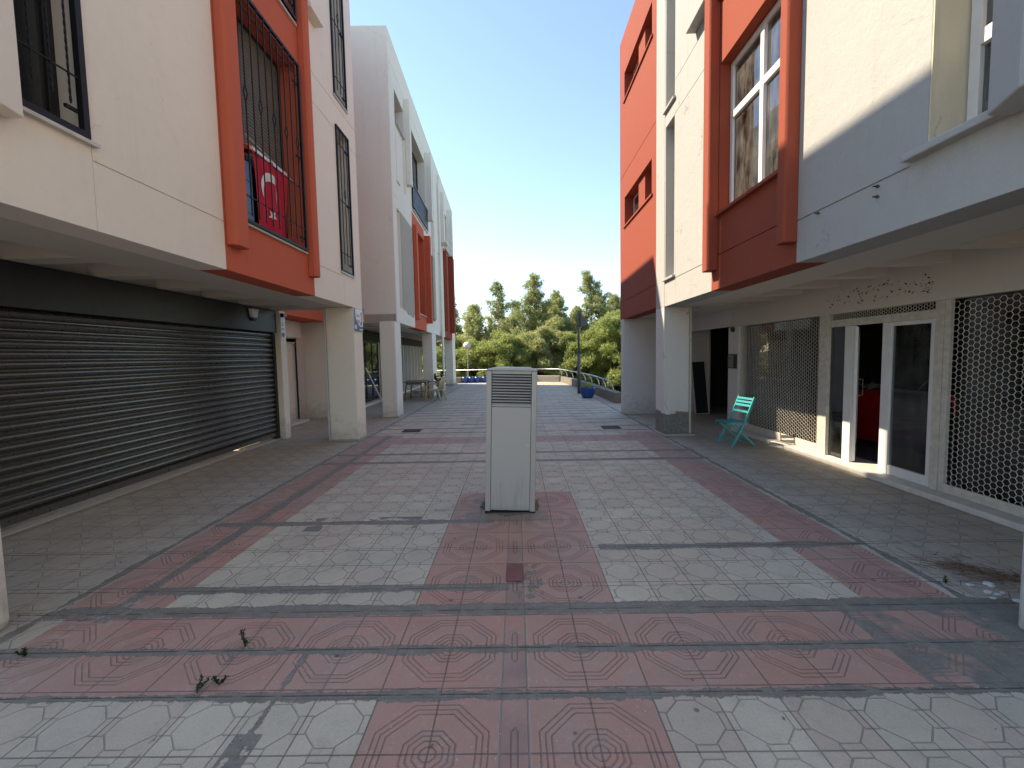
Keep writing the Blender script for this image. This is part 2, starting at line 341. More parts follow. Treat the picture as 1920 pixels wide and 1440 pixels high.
# ------------------------------------------------------------------ mesh helpers
def setp(o, label=None, cat=None, group=None, kind=None):
    if label: o['label'] = label
    if cat: o['category'] = cat
    if group: o['group'] = group
    if kind: o['kind'] = kind
    return o
def empty(name, loc, rz=0, label=None, cat=None, group=None):
    o = bpy.data.objects.new(name, None); col.objects.link(o); o.location = loc; o.rotation_euler = (0, 0, rz); o.empty_display_size = .2
    return setp(o, label, cat, group)
ID = lambda a, b, c: (a, b, c)
class MB:
    def __init__(s, F=ID): s.v = []; s.f = []; s.F = F
    def pts(s, P): k = len(s.v); s.v += [s.F(*q) for q in P]; return k
    def box(s, a0, a1, b0, b1, c0, c1):
        k = s.pts([(a, b, c) for a in (a0, a1) for b in (b0, b1) for c in (c0, c1)])
        s.f += [tuple(k+i for i in q) for q in ((0, 1, 3, 2), (4, 6, 7, 5), (0, 4, 5, 1), (2, 3, 7, 6), (0, 2, 6, 4), (1, 5, 7, 3))]; return s
    def hexa(s, P):   # 8 points, bottom 4 then top 4
        k = s.pts(P); s.f += [tuple(k+i for i in q) for q in ((0, 3, 2, 1), (4, 5, 6, 7), (0, 1, 5, 4), (1, 2, 6, 5), (2, 3, 7, 6), (3, 0, 4, 7))]; return s
    def prism(s, poly, fn, t0, t1):  # poly 2D list; fn(a,b,t)->coords
        n = len(poly); k = s.pts([fn(a, b, t0) for a, b in poly]+[fn(a, b, t1) for a, b in poly])
        s.f.append(tuple(range(k, k+n))); s.f.append(tuple(range(k+2*n-1, k+n-1, -1)))
        for i in range(n): j = (i+1) % n; s.f.append((k+i, k+j, k+n+j, k+n+i))
        return s
    def tube(s, pts, r, n=8, cap=True):
        P = [Vector(q) for q in pts]; rr = r if isinstance(r, (list, tuple)) else [r]*len(P); base = len(s.v); ref = None
        for i, q in enumerate(P):
            d = (P[min(i+1, len(P)-1)]-P[max(i-1, 0)]).normalized()
            if ref is None: ref = d.orthogonal().normalized()
            a = (ref-d*ref.dot(d)); a = a.normalized() if a.length > 1e-6 else d.orthogonal().normalized(); ref = a; b = d.cross(a)
            s.pts([tuple(q+(a*math.cos(2*math.pi*j/n)+b*math.sin(2*math.pi*j/n))*rr[i]) for j in range(n)])
        for i in range(len(P)-1):
            for j in range(n): a = base+i*n+j; b = base+i*n+(j+1) % n; s.f.append((a, b, b+n, a+n))
        if cap: s.f.append(tuple(base+j for j in range(n-1, -1, -1))); s.f.append(tuple(base+(len(P)-1)*n+j for j in range(n)))
        return s
    def bar(s, p, q, wd, ht, upv=(0, 0, 1)):
        p = Vector(p); q = Vector(q); d = (q-p).normalized(); U = Vector(upv); sd = d.cross(U)
        if sd.length < 1e-4: sd = d.orthogonal()
        sd.normalize(); U = sd.cross(d)
        A = sd*wd/2; B = U*ht/2
        return s.hexa([tuple(e) for e in (p-A-B, p+A-B, p+A+B, p-A+B, q-A-B, q+A-B, q+A+B, q-A+B)])
    def lathe(s, prof, n=20, c=(0, 0, 0)):
        base = len(s.v)
        for r, z in prof: s.pts([(c[0]+r*math.cos(2*math.pi*j/n), c[1]+r*math.sin(2*math.pi*j/n), c[2]+z) for j in range(n)])
        for i in range(len(prof)-1):
            for j in range(n): a = base+i*n+j; b = base+i*n+(j+1) % n; s.f.append((a, b, b+n, a+n))
        s.f.append(tuple(base+j for j in range(n-1, -1, -1))); s.f.append(tuple(base+(len(prof)-1)*n+j for j in range(n)))
        return s
    def build(s, name, mat, parent=None, bevel=0, smooth=False, label=None, fix=True, kind=None):
        me = bpy.data.meshes.new(name); me.from_pydata(s.v, [], s.f); me.update()
        if fix:
            bm = bmesh.new(); bm.from_mesh(me); bmesh.ops.recalc_face_normals(bm, faces=bm.faces); bm.to_mesh(me); bm.free()
        o = bpy.data.objects.new(name, me); col.objects.link(o); me.materials.append(mt[mat] if isinstance(mat, str) else mat)
        if parent: o.parent = parent
        if bevel:
            b = o.modifiers.new('bevel', 'BEVEL'); b.width = bevel; b.segments = 2; b.limit_method = 'ANGLE'; b.angle_limit = R(40)
        if smooth:
            for pl in me.polygons: pl.use_smooth = True
        if label: o['label'] = label
        if kind: o['kind'] = kind
        return o
def wall(mb, u0, u1, z0, z1, t, cuts):
    """wall front face at d=0 with recesses/holes; cuts = (ua,ub,za,zb,depth or None)"""
    us = sorted({u0, u1, *[min(max(c[i], u0), u1) for c in cuts for i in (0, 1)]})
    zs = sorted({z0, z1, *[min(max(c[i], z0), z1) for c in cuts for i in (2, 3)]})
    dep = {}
    for i in range(len(us)-1):
        for j in range(len(zs)-1):
            cu = (us[i]+us[i+1])/2; cz = (zs[j]+zs[j+1])/2; d = 0
            for c in cuts:
                if c[0] < cu < c[1] and c[2] < cz < c[3]: d = c[4]
            dep[i, j] = t if d is None else d
    def q(*P): k = mb.pts(P); mb.f.append(tuple(range(k, k+4)))
    for (i, j), d in dep.items():
        a, b, c, e = us[i], us[i+1], zs[j], zs[j+1]
        if d < t: q((a, -d, c), (b, -d, c), (b, -d, e), (a, -d, e)); q((a, -t, c), (a, -t, e), (b, -t, e), (b, -t, c))
        for (ni, nj, P) in ((i-1, j, ((a, c), (a, e))), (i+1, j, ((b, c), (b, e))), (i, j-1, ((a, c), (b, c))), (i, j+1, ((a, e), (b, e)))):
            d2 = dep.get((ni, nj), t)
            if (ni, nj) in dep:
                if d < d2: q((P[0][0], -d, P[0][1]), (P[1][0], -d, P[1][1]), (P[1][0], -d2, P[1][1]), (P[0][0], -d2, P[0][1]))
            elif d < t: q((P[0][0], -d, P[0][1]), (P[1][0], -d, P[1][1]), (P[1][0], -t, P[1][1]), (P[0][0], -t, P[0][1]))
    return mb
def frame(F, parent, u0, u1, z0, z1, d, fmat, gmat, mull=(), trans=(), fw_=.06, dp=.06, name='window', label=None):
    m = MB(F)
    m.box(u0, u0+fw_, d-dp, d, z0, z1).box(u1-fw_, u1, d-dp, d, z0, z1).box(u0+fw_, u1-fw_, d-dp, d, z0, z0+fw_).box(u0+fw_, u1-fw_, d-dp, d, z1-fw_, z1)
    for a in mull: m.box(a-fw_*.6, a+fw_*.6, d-dp+.002, d+.012, z0+fw_, z1-fw_)
    for a in trans: m.box(u0+fw_, u1-fw_, d-dp+.004, d+.006, a-fw_*.7, a+fw_*.7)
    o = m.build(name, fmat, parent, .004, label=label)
    MB(F).box(u0+fw_*.5, u1-fw_*.5, d-dp*.6, d-dp*.45, z0+fw_*.5, z1-fw_*.5).build('pane', gmat, o)
    return o
def grille(F, parent, u0, u1, z0, z1, d, n, hz, bar=.012, fr=.035, diamonds=0, name='window_grille', twist=False, top=.0, bot=.1):
    m = MB(F); m.box(u0, u0+fr, d-fr, d, z0, z1).box(u1-fr, u1, d-fr, d, z0, z1).box(u0+fr, u1-fr, d-fr, d, z0, z0+fr).box(u0+fr, u1-fr, d-fr, d, z1-fr, z1)
    for z in hz: m.box(u0+fr, u1-fr, d-.022, d-.012, z-bar/2, z+bar/2)
    for i in range(n):
        u = u0+(u1-u0)*(i+1)/(n+1); za = z0+bot; zb = z1-top
        if diamonds and i % 2 == (0 if diamonds == 1 else 1):
            zm = z0+(z1-z0)*.56; h = .11; ww = .035
            m.box(u-bar/2, u+bar/2, d-.012, d, za, zm-h); m.box(u-bar/2, u+bar/2, d-.012, d, zm+h, zb)
            for sg in (-1, 1):
                for (pa, pb) in (((u, zm-h), (u+sg*ww, zm)), ((u+sg*ww, zm), (u, zm+h))):
                    m.prism([(pa[0]-bar/2, pa[1]), (pa[0]+bar/2, pa[1]), (pb[0]+bar/2, pb[1]), (pb[0]-bar/2, pb[1])], lambda a, b, t: (a, t, b), d-.012, d)
        elif twist:
            pts = []
            L = zb-za; N = int(L/.02)
            base = len(m.v)
            for k in range(N+1):
                a = k*.55; z = za+L*k/N
                m.pts([(u+.008*math.cos(a+q*math.pi/2), d-.012+.008*math.sin(a+q*math.pi/2), z) for q in range(4)])
            for k in range(N):
                for q in range(4): A = base+k*4+q; B = base+k*4+(q+1) % 4; m.f.append((A, B, B+4, A+4))
        else: m.box(u-bar/2, u+bar/2, d-.012, d, za, zb)
    for z in (z0+.18, z0+(z1-z0)*.5, z1-.3):
        m.box(u1-.14, u1-fr, d-.05, d-.03, z-.012, z+.012)
    return m.build(name, 'grille', parent)

# ------------------------------------------------------------------ ground
g = MB(); g.pts([(-1500, -1500, -3.2), (1500, -1500, -3.2), (1500, 2500, -3.2), (-1500, 2500, -3.2)]); g.f.append((0, 1, 2, 3))
setp(g.build('ground', 'soil'), kind='structure')
g = MB(); poly = [(-14, -14), (14, -14), (14, 13.2), (3.75, 13.2), (3.75, 14), (3.0, 26.4), (3.0, 28.6), (-14, 28.6)]
g.prism(poly, lambda a, b, t: (a, b, t), -3.15, 0)
setp(g.build('paved_terrace', 'paving'), kind='structure')

# ------------------------------------------------------------------ building A (near left)
FA = lambda u, d, z: (-3.2+d, u, z)
A = empty('apartment_building', (-3.2, 0, 0), label='near left cream apartment building with red bay over a closed dark shutter', cat='building')
def FAl(u, d, z): return (d, u, z)          # local: root sits at x=-3.2
TA = 10.3
m = MB(FAl)
cuts = [(2.2, 3.32, 3.33, 5.95, None), (2.2, 3.32, 6.7, 9.2, None),
        (8.0, 8.56, 3.28, 5.9, None), (8.0, 8.56, 6.42, 9.1, None),
        (6.9, 8.0, 3.19, 3.202, .01), (3.34, 4.8, 3.19, 3.202, .01),
        (6.9, 9.0, 5.79, 5.802, .01), (6.9, 9.0, 6.26, 6.272, .01),
        (3.33, 3.338, 2.67, 3.3, .006), (8.1, 8.108, 2.67, 3.25, .006), ]
cuts = [c for c in cuts if c[4] is not None]+[c for c in cuts if c[4] is None]
wall(m, 1.9, 4.8, 2.67, TA, .32, [c for c in cuts if c[0] < 4.8]).build('wall', 'cream', A)
wall(MB(FAl), 6.9, 9.0, 2.67, TA, .32, [c for c in cuts if c[0] > 4.8]).build('wall', 'cream', A)
m = MB(FAl)
wall(m, 4.8, 6.9, 2.67, TA, .32, [(5.12, 6.62, 3.3, 6.0, None), (5.12, 6.62, 6.62, 9.3, None)]).build('red_bay', 'redL', A)
# deep red window box behind the bay
for (za, zb) in ((3.3, 6.0), (6.62, 9.3)):
    m = MB(FAl); m.box(5.0, 5.12, -.75, -.322, za-.1, zb+.1).box(6.62, 6.74, -.75, -.322, za-.1, zb+.1).box(5.12, 6.62, -.75, -.322, zb, zb+.1).box(5.12, 6.62, -.75, -.322, za-.1, za)
    m.build('reveal', 'redL', A)
    frame(FAl, A, 5.12, 6.62, za, zb, -.24, 'black', 'glassd', mull=(5.62,), trans=(za+.85,), fw_=.05)
    b = MB(FAl)
    for k in range(int((zb-za-.9)/.045)): z = za+.92+k*.045; b.box(5.16, 6.58, -.262, -.256, z, z+.036)
    b.build('blind', 'blind', A)
    MB(FAl).box(5.10, 6.66, -.02, .035, za-.028, za-.002).build('sill', 'sill', A)
m = MB(FAl)
for (a, b_) in ((4.83, 5.08), (6.72, 6.89)):
    m = MB(FAl); c = .03
    m.prism([(a, 0.002), (a, .12-c), (a+c, .12), (b_-c, .12), (b_, .12-c), (b_, .002)], lambda p_, q_, t_: (p_, q_, t_), 2.95, TA-.3)
    m.build('fin', 'redL', A, .006)
grille(FAl, A, 5.10, 6.62, 3.30, 6.02, .06, 9, (3.62, 4.2, 5.82), diamonds=1)
grille(FAl, A, 5.10, 6.62, 6.64, 9.3, .06, 9, (6.9, 7.5, 9.1), diamonds=1)
for (za, zb) in ((3.28, 5.9), (6.42, 9.1)):
    frame(FAl, A, 8.0, 8.56, za, zb, -.2, 'anth', 'glassd', fw_=.045)
    grille(FAl, A, 7.99, 8.57, za, zb, .03, 3, (za+.35, (za+zb)/2, zb-.3), fr=.03, diamonds=2, bot=.15)
    MB(FAl).box(7.96, 8.60, -.02, .03, za-.03, za-.005).build('sill', 'sill', A)
for (za, zb) in ((3.33, 5.95), (6.7, 9.2)):
    frame(FAl, A, 2.2, 3.32, za, zb, -.2, 'black', 'glassd', mull=(2.95,), fw_=.07)
    grille(FAl, A, 2.21, 3.31, za+.005, zb, .03, 8, (za+.42, za+1.15, zb-.4), fr=.045, bar=.010, twist=True, bot=.2)
    MB(FAl).box(2.17, 3.37, -.02, .04, za-.03, za-.004).build('sill', 'sill', A)
    MB(FAl).prism([(1.91, .002), (1.91, .2), (2.48, .2), (2.79, .11), (2.79, .002)], lambda a, b, t: (a, b, t), za-.12, zb+.4).build('fin', 'cream', A, .01)
m = MB(FAl); m.prism([(6.905, .002), (6.905, .11), (7.30, .11), (7.30, .002)], lambda a, b, t: (a, b, t), 7.16, 9.7)
m.build('fin', 'cream', A, .01)
MB(FAl).box(6.905, 7.35, .002, .15, 7.07, 7.155).build('ledge', 'cream', A, .008)
# body: end wall, roof, rear
MB(FAl).box(8.7, 9.0, -8, -.325, 2.95, TA).build('end_wall', 'cream', A)
MB(FAl).box(1.9, 8.7, -8, -.325, TA-.5, TA-.3).build('roof', 'roof', A)
MB(FAl).box(1.9, 9.0, -8.3, -8.002, 0, TA).build('rear_wall', 'cream', A)
MB(FAl).box(1.9, 2.19, -8, -.325, 2.675, TA-.505).build('end_wall', 'cream', A)  # unseen end, building cut short here so sun lights ground behind camera
MB(FAl).box(1.9, 2.2, -8, -2.301, .002, 2.673).build('end_wall', 'cream', A)
# soffit with ribs
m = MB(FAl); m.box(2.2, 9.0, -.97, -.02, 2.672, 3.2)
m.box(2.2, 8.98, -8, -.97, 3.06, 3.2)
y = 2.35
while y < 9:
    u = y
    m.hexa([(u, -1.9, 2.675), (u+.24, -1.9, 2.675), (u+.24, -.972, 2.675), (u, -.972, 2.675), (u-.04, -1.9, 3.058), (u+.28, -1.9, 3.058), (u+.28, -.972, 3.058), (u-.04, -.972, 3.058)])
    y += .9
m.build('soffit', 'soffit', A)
# ground floor
MB(FAl).box(2.2, 8.85, -2.2, -1.8, 2.675, 3.055).build('beam', 'soffit', A)
m = MB(FAl); m.box(2.002, 8.82, -1.80, -1.72, 2.22, 2.672).box(2.002, 8.82, -1.95, -1.8, 2.22, 2.672)
m.build('shutter_box', 'black', A, .006)
m = MB(FAl); N = 21; ph = 2.14/N; prof = []
for k in range(N):
    z = .08+k*ph
    if k == 0: prof += [(-1.83, z), (-1.805, z+.004), (-1.805, z+ph*.8), (-1.83, z+ph*.86)]
    else: prof += [(-1.850, z), (-1.818, z+.006), (-1.800, z+ph*.22), (-1.790, z+ph*.45), (-1.793, z+ph*.62), (-1.812, z+ph*.80), (-1.816, z+ph*.86), (-1.850, z+ph*.88)]
prof.append((-1.832, 2.24)); k0 = m.pts([(u, d, z) for u in (2.0, 8.76) for d, z in prof]); n = len(prof)
for i in range(n-1): m.f.append((k0+i, k0+i+1, k0+n+i+1, k0+n+i))
sh = m.build('roller_shutter', 'slat', A, fix=False)
MB(FAl).box(8.76, 8.84, -1.9, -1.77, .02, 2.215).build('guide_rail', 'black', A, .004)
MB(FAl).box(1.95, 8.84, -1.9, -1.74, .004, .028).build('threshold', 'concrete', A, .006)
MB(FAl).box(1.9, 2.0, -2.3, -1.72, .002, 2.672).build('pillar', 'creamP', A, .01)
MB(FAl).box(8.845, 9.06, -1.92, -1.66, .002, 2.672).build('pillar', 'creamP', A, .01)
MB(FAl).box(8.5, 8.98, -.56, -.003, .03, 2.671).build('pillar', 'creamP', A, .015)
MB(FAl).box(8.47, 9.02, -.59, .02, .002, .03).build('plinth', 'concrete', A, .006)
MB(FAl).tube([(8.56, -.605, .01), (8.56, -.605, 2.66)], .028, 8).build('downpipe', 'grey', A)
MB(FAl).box(2.05, 2.58, -.5, -.003, .002, 2.671).build('pillar', 'creamP', A, .06)
# link between the two left buildings: red wall over a recess with a door
m = MB(FAl); m.box(9.002, 11.93, -4.5, -1.95, 2.68, 10.6); m.build('red_link_wall', 'redL', A)
m = MB(FAl); wall_F = MB(lambda u, d, z: (-2.7+d, u, z))
wall(wall_F, 9.0, 11.96, 0.002, 2.676, .25, [(10.2, 11.42, .02, 2.1, None), (9.0, 11.5, 2.24, 2.676, None)]).build('recess_wall', 'grey', A)
MB(FAl).box(9.0, 11.6, -2.72, -2.62, 2.24, 2.674).build('lintel', 'creamP', A, .008)
MB(FAl).box(10.2, 11.42, -2.74, -2.70, 2.12, 2.22).build('shutter_box', 'sill', A, .006)
MB(FAl).box(10.22, 11.40, -2.80, -2.76, .03, 2.12).build('door', 'creamP', A)
MB(FAl).box(11.42, 11.45, -2.72, -2.68, .03, 2.24).build('guide_rail', 'black', A)
MB(FAl).box(9.9, 11.42, -2.75, -2.4, .004, .06).build('step', 'sill', A, .006)

# ------------------------------------------------------------------ building B (far left)
B = empty('apartment_building', (-3.3, 11.97, 0), R(1.7), label='far left pale apartment building with a bare concrete patch and small red bays', cat='building')
FB = lambda u, d, z: (d, u, z)
TB = 10.5
cuts = [(.6, 1.75, 8.45, 9.25, None), (.6, .86, 6.72, 8.45, .22), (.86, 1.75, 6.72, 8.45, .05),
        (2.75, 5.3, 6.62, 9.3, None), (6.9, 7.5, 6.7, 9.3, .3), (6.3, 6.95, 3.2, 5.95, .3),
        (.45, .82, 3.1, 5.92, .16), (0, 14.4, 9.75, 9.765, .012), (0, .45, 2.98, 2.992, .01),
        (0, .6, 6.2, 6.212, .01), (8.0, 8.9, 2.66, 6.5, .03), (9.0, 9.6, 6.8, 8.9, .25), (10.6, 11.8, 7.3, 9.2, None),
        (2.5, 4.68, 2.66, 6.5, None), (9.9, 13.0, 2.66, 7.2, None)]
wall(MB(FB), 0, 14.4, 2.66, TB, .3, cuts).build('wall', 'creamB', B)
MB(FB).box(0, .3, -7, -.302, 2.66, TB).build('end_wall', 'creamB', B)
MB(FB).box(14.1, 14.4, -7, -.302, 2.66, TB).build('end_wall', 'creamB', B)
MB(FB).box(.302, 14.098, -7, -.302, TB-.5, TB-.3).build('roof', 'roof', B)
wall(MB(FB), 2.5, 4.68, 2.66, 6.5, .3, [(3.18, 4.62, 3.22, 6.1, None)]).build('red_bay', 'redL', B)
MB(FB).box(3.18, 4.62, -.62, -.58, 3.2, 6.1).box(4.62, 4.7, -.62, -.305, 3.2, 6.1).box(3.1, 3.18, -.62, -.305, 3.2, 6.1).box(3.1, 4.7, -.62, -.305, 6.1, 6.2).build('reveal', 'redL', B)
frame(FB, B, 3.3, 4.62, 3.25, 4.3, -.48, 'black', 'glassd', mull=(3.9,))
MB(FB).box(3.14, 4.66, -.05, .04, 3.19, 3.22).build('sill', 'sill', B)
MB(FB).box(3.3, 4.62, -.46, -.40, 4.3, 4.34).build('sill', 'sill', B)
wall(MB(FB), 9.9, 13.0, 2.66, 7.2, .3, [(10.9, 11.8, 3.3, 6.3, None)]).build('red_bay', 'redR', B)
frame(FB, B, 10.9, 11.8, 3.3, 6.3, -.25, 'anth', 'glassd', trans=(4.4,))
for (a, b_, za, zb, mm, dd) in ((1.86, 2.1, 7.1, 9.7, 'creamB', .16), (5.38, 5.65, 7.1, 9.7, 'creamB', .24), (6.55, 6.85, 3.3, 9.6, 'creamB', .12),
                            (2.58, 2.82, 2.95, 6.1, 'redL', .13), (4.69, 4.95, 2.98, 6.3, 'redL', .22), (9.15, 9.5, 7.3, 9.6, 'creamB', .2), (12.0, 12.4, 7.2, 9.7, 'creamB', .26),
                            (9.95, 10.3, 3.0, 7.0, 'redR', .18), (12.1, 12.6, 3.0, 7.15, 'redR', .26)):
    MB(FB).box(a, b_, .002, dd, za, zb).build('fin', mm, B, .012)
frame(FB, B, .6, 1.75, 8.45, 9.25, -.25, 'black', 'glassd')
MB(FB).box(.84, 1.8, -.04, .03, 8.42, 8.45).build('sill', 'sill', B)
MB(FB).box(.58, .9, -.1, .03, 6.69, 6.72).build('sill', 'sill', B)
frame(FB, B, 2.75, 5.3, 6.62, 9.3, -.28, 'black', 'glassd', mull=(3.6, 4.45), fw_=.07)
MB(FB).box(2.65, 5.4, -.1, .05, 6.58, 6.615).build('sill', 'sill', B)
m = MB(FB); m.box(2.6, 5.4, .03, .07, 7.42, 7.47).box(2.6, 5.4, .04, .06, 6.70, 6.73)
for k in range(14): u = 2.62+k*.212; m.box(u, u+.02, .04, .06, 6.62, 7.42)
rl = m.build('balcony_railing', 'black', B)
MB(FB).box(2.62, 5.38, .046, .052, 6.74, 7.40).build('panel', 'black', rl)
frame(FB, B, 10.6, 11.8, 7.3, 9.2, -.2, 'pvc', 'glassd', mull=(11.2,))
MB(FB).box(9.1, 9.9, .002, .3, 7.2, 7.29).build('ledge', 'creamB', B); MB(FB).box(10.5, 11.9, -.1, .12, 7.22, 7.295).build('sill', 'sill', B)
# concrete patch with ragged outline
rnd = random.Random(4)
pl = []
for k in range(10): pl.append((.83+rnd.uniform(-.01, .01), 3.15+k*.3))
pl += [(.84, 5.93), (2.46, 5.93)]
for k in range(16): pl.append((2.47+rnd.uniform(-.05, .06), 5.8-k*.18))
pl += [(2.2, 2.95), (1.9, 3.02), (1.5, 3.0), (1.2, 3.1), (1.0, 3.08)]
MB(FB).prism(pl, lambda a, b, t: (a, t, b), .0015, .010).build('concrete_patch', 'concrete', B, label='bare grey concrete patch with ragged edges')
MB(FB).tube([(8.45, .07, .05), (8.45, .07, 9.7)], .05, 8).build('downpipe', 'creamB', B)
MB(FB).tube([(8.7, .06, .05), (8.7, .06, 10.2)], .04, 8).build('downpipe', 'creamB', B)
MB(FB).box(-.35+.1, .42, -.42, -.003, .03, 2.659).build('pillar', 'creamB', B, .012)
MB(FB).box(-.27, .45, -.45, .02, .002, .028).build('plinth', 'concrete', B)
MB(FB).box(5.9, 6.9, -.42, -.003, .002, 2.659).build('pillar', 'creamB', B, .012)
MB(FB).box(13.0, 14.38, -.45, -.003, .002, 2.659).build('pillar', 'creamB', B, .012)
MB(FB).box(12.9, 14.5, -.55, .04, .004, .10).build('plinth', 'concrete', B, .01)
m = MB(FB); m.box(0, 14.4, -.9, -.02, 2.664, 2.88); m.box(0, 14.4, -7, -.9, 2.9, 3.05)
for k in range(16): u = .2+k*.9; m.box(u, u+.22, -2.0, -.902, 2.668, 2.898)
m.build('soffit', 'soffit', B)
# ground floor shopfront
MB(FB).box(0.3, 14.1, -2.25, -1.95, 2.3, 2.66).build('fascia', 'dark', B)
MB(FB).box(1.0, 1.9, -2.2, -1.95, .002, 2.3).build('recess_wall', 'grey', B)
d0 = -1.98
dr = MB(FB)
for u in (1.9, 2.65, 3.4, 4.15, 4.9): dr.box(u, u+.06, d0-.05, d0, .09, 2.3)
dr.box(1.9, 4.96, d0-.05+.001, d0-.001, 2.22, 2.3).box(1.9, 4.96, d0-.049, d0-.001, .09, .2).box(1.9, 4.96, d0-.049, d0-.001, .95, 1.02)
dd_ = dr.build('shop_door', 'black', B)
MB(FB).box(1.93, 4.93, d0-.03, d0-.024, .2, 2.22).build('pane', 'glass', dd_)
m = MB(FB)
for k in range(22):
    u = 2.0+k*.13
    if k % 7 > 1: m.box(u, u+.10, d0-.16-.02*(k % 2), d0-.15, .9, 2.2)
m.build('curtain', 'curtain', B)
MB(FB).box(1.9, 5.0, -2.2, -1.75, .004, .09).build('step', 'sill', B)
m = MB(FB); m.box(5.0, 14.1, d0-.06, d0-.03, .002, 2.3); m.build('panel_wall', 'panel', B)
m = MB(FB)
for k in range(11): u = 5.0+k*.83; m.box(u, u+.05, d0-.029, d0, .05, 2.28)
for k in range(10): u = 5.05+k*.83; m.box(u+.14, u+.155, d0-.028, d0-.02, .15, 2.1); m.box(u+.62, u+.635, d0-.028, d0-.02, .15, 2.1)
m.build('panel_frame', 'sill', B)
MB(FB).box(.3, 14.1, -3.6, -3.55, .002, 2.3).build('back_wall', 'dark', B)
MB(FB).box(0, .28, -7, -1.75, .002, 2.658).build('end_wall', 'creamB', B)
MB(FB).box(0, 14.4, -7.3, -7.002, 0, TB).build('rear_wall', 'creamB', B)
MB(FB).box(5.0, 14.1, -2.3, -1.75, .004, .07).build('step', 'sill', B)

# ------------------------------------------------------------------ building D (right)
D = empty('apartment_building', (2.9, 0, 0), label='right hand rough white apartment building with orange red bay over shops', cat='building')
FD = lambda u, d, z: (-d, u, z)
TD = 9.77
grv = [(-7, 1.2, 2.965, 2.98, .012), (3.25, 4.5, 2.965, 2.98, .012), (6.42, 7.93, 3.0, 3.012, .01), (6.42, 7.93, 5.88, 5.892, .01), (6.42, 7.9, 6.45, 6.462, .01), (8.42, 8.436, 2.55, TD, .012)]
cuts = grv+[(1.2, 3.12, 3.05, 5.6, None), (1.2, 3.12, 6.6, 9.0, None), (7.93, 8.38, 3.09, 5.88, .24), (7.93, 8.38, 6.2, 9.0, .24), ]
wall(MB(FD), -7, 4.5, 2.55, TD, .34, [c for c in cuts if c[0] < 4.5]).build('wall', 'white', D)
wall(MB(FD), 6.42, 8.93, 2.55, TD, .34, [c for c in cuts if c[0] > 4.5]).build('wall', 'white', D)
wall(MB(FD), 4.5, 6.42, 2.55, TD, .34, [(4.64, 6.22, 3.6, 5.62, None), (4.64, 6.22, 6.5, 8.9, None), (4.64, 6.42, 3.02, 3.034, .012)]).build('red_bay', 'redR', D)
cuts = []
for za, zb in ((4.97, 5.70), (8.12, 8.80)):
    cuts += [(9.22, 9.92, za, zb, .28), (10.42, 11.45, za, zb, .28), (9.92, 10.42, za, zb, .07)]
cuts += [(8.94, 11.9, 6.30, 6.314, .012), (8.94, 11.9, 3.05, 3.064, .012)]
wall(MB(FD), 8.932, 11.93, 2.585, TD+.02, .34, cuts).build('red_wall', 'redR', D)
for za in (4.97, 8.12):
    MB(FD).box(9.15, 11.5, -.08, .035, za-.045, za-.002).build('sill', 'redR', D, .004)
    for (a, b_) in ((9.24, 9.9), (10.44, 11.43)): frame(FD, D, a, b_, za+.02, za+.7, -.22, 'pvc', 'glassd', fw_=.04, dp=.04)
for (a, b_) in ((4.49, 4.635), (6.23, 6.43)):
    c = .02; MB(FD).prism([(a, 0.002), (a, .145-c), (a+c, .145), (b_-c, .145), (b_, .145-c), (b_, .002)], lambda p_, q_, t_: (p_, q_, t_), 2.76 if a < 5 else 2.82, TD+.03).build('fin', 'redR', D, .008)
for (za, zb) in ((3.6, 5.62), (6.5, 8.9)):
    MB(FD).box(4.64, 6.225, -.15, .06, za-.045, za-.001).build('sill', 'redR', D, .006)
    frame(FD, D, 4.65, 6.21, za+.02, zb-.01, -.14, 'pvc', 'glassu', mull=(5.43,), trans=(za+1.30,), fw_=.065, dp=.07)
    # curtain behind the window
    cm = MB(FD); k0 = None
    P = [(4.68+1.5*i/60, -.42+.02*math.sin(i*1.1)+.01*math.sin(i*.37), z) for z in (za+.1, zb-.1) for i in range(61)]
    k0 = cm.pts(P); cm.f += [(k0+i, k0+i+1, k0+61+i+1, k0+61+i) for i in range(60)]
    cm.build('curtain', 'curtain', D, smooth=True)
# window nearest the camera
for (za, zb) in ((3.05, 5.6), (6.6, 9.0)):
    frame(FD, D, 1.22, 3.10, za+.02, zb-.01, -.24, 'pvc', 'glassu', mull=(2.2,), trans=(za+.66,), fw_=.07, dp=.07)
    MB(FD).box(3.121, 3.123, -.34, -.002, za, zb)
    rv = MB(FD); rv.box(3.108, 3.1185, -.338, -.002, za, zb); rv.build('reveal', 'ochre', D)
    MB(FD).box(2.605, 3.24, -.2, .085, za-.055, za-.001).build('sill', 'white', D, .01)
    MB(FD).prism([(1.1, .002), (1.1, .30), (2.33, .28), (2.60, .15), (2.60, .002)], lambda a, b, t: (a, b, t), za-.07, zb+.3).build('fin', 'white', D, .012)
# narrow niches' sills, balcony box
for z in (3.07, 6.18): MB(FD).box(7.88, 8.43, -.05, .05, z-.045, z).build('sill', 'white', D, .006)
m = MB(FD); m.box(6.44, 7.0, .002, .12, 6.70, 9.3); m.build('fin', 'white', D, .01)
MB(FD).box(6.435, 7.06, .002, .155, 6.62, 6.696).build('ledge', 'white', D, .006)
for (u, z) in ((3.51, 2.935), (3.51, 2.855), (4.18, 2.945)):
    MB(FD).tube([(u, -.005, z), (u, .05, z)], .006, 6).tube([(u, .012, z), (u, .02, z)], .013, 6).build('bolt', 'rust', D)
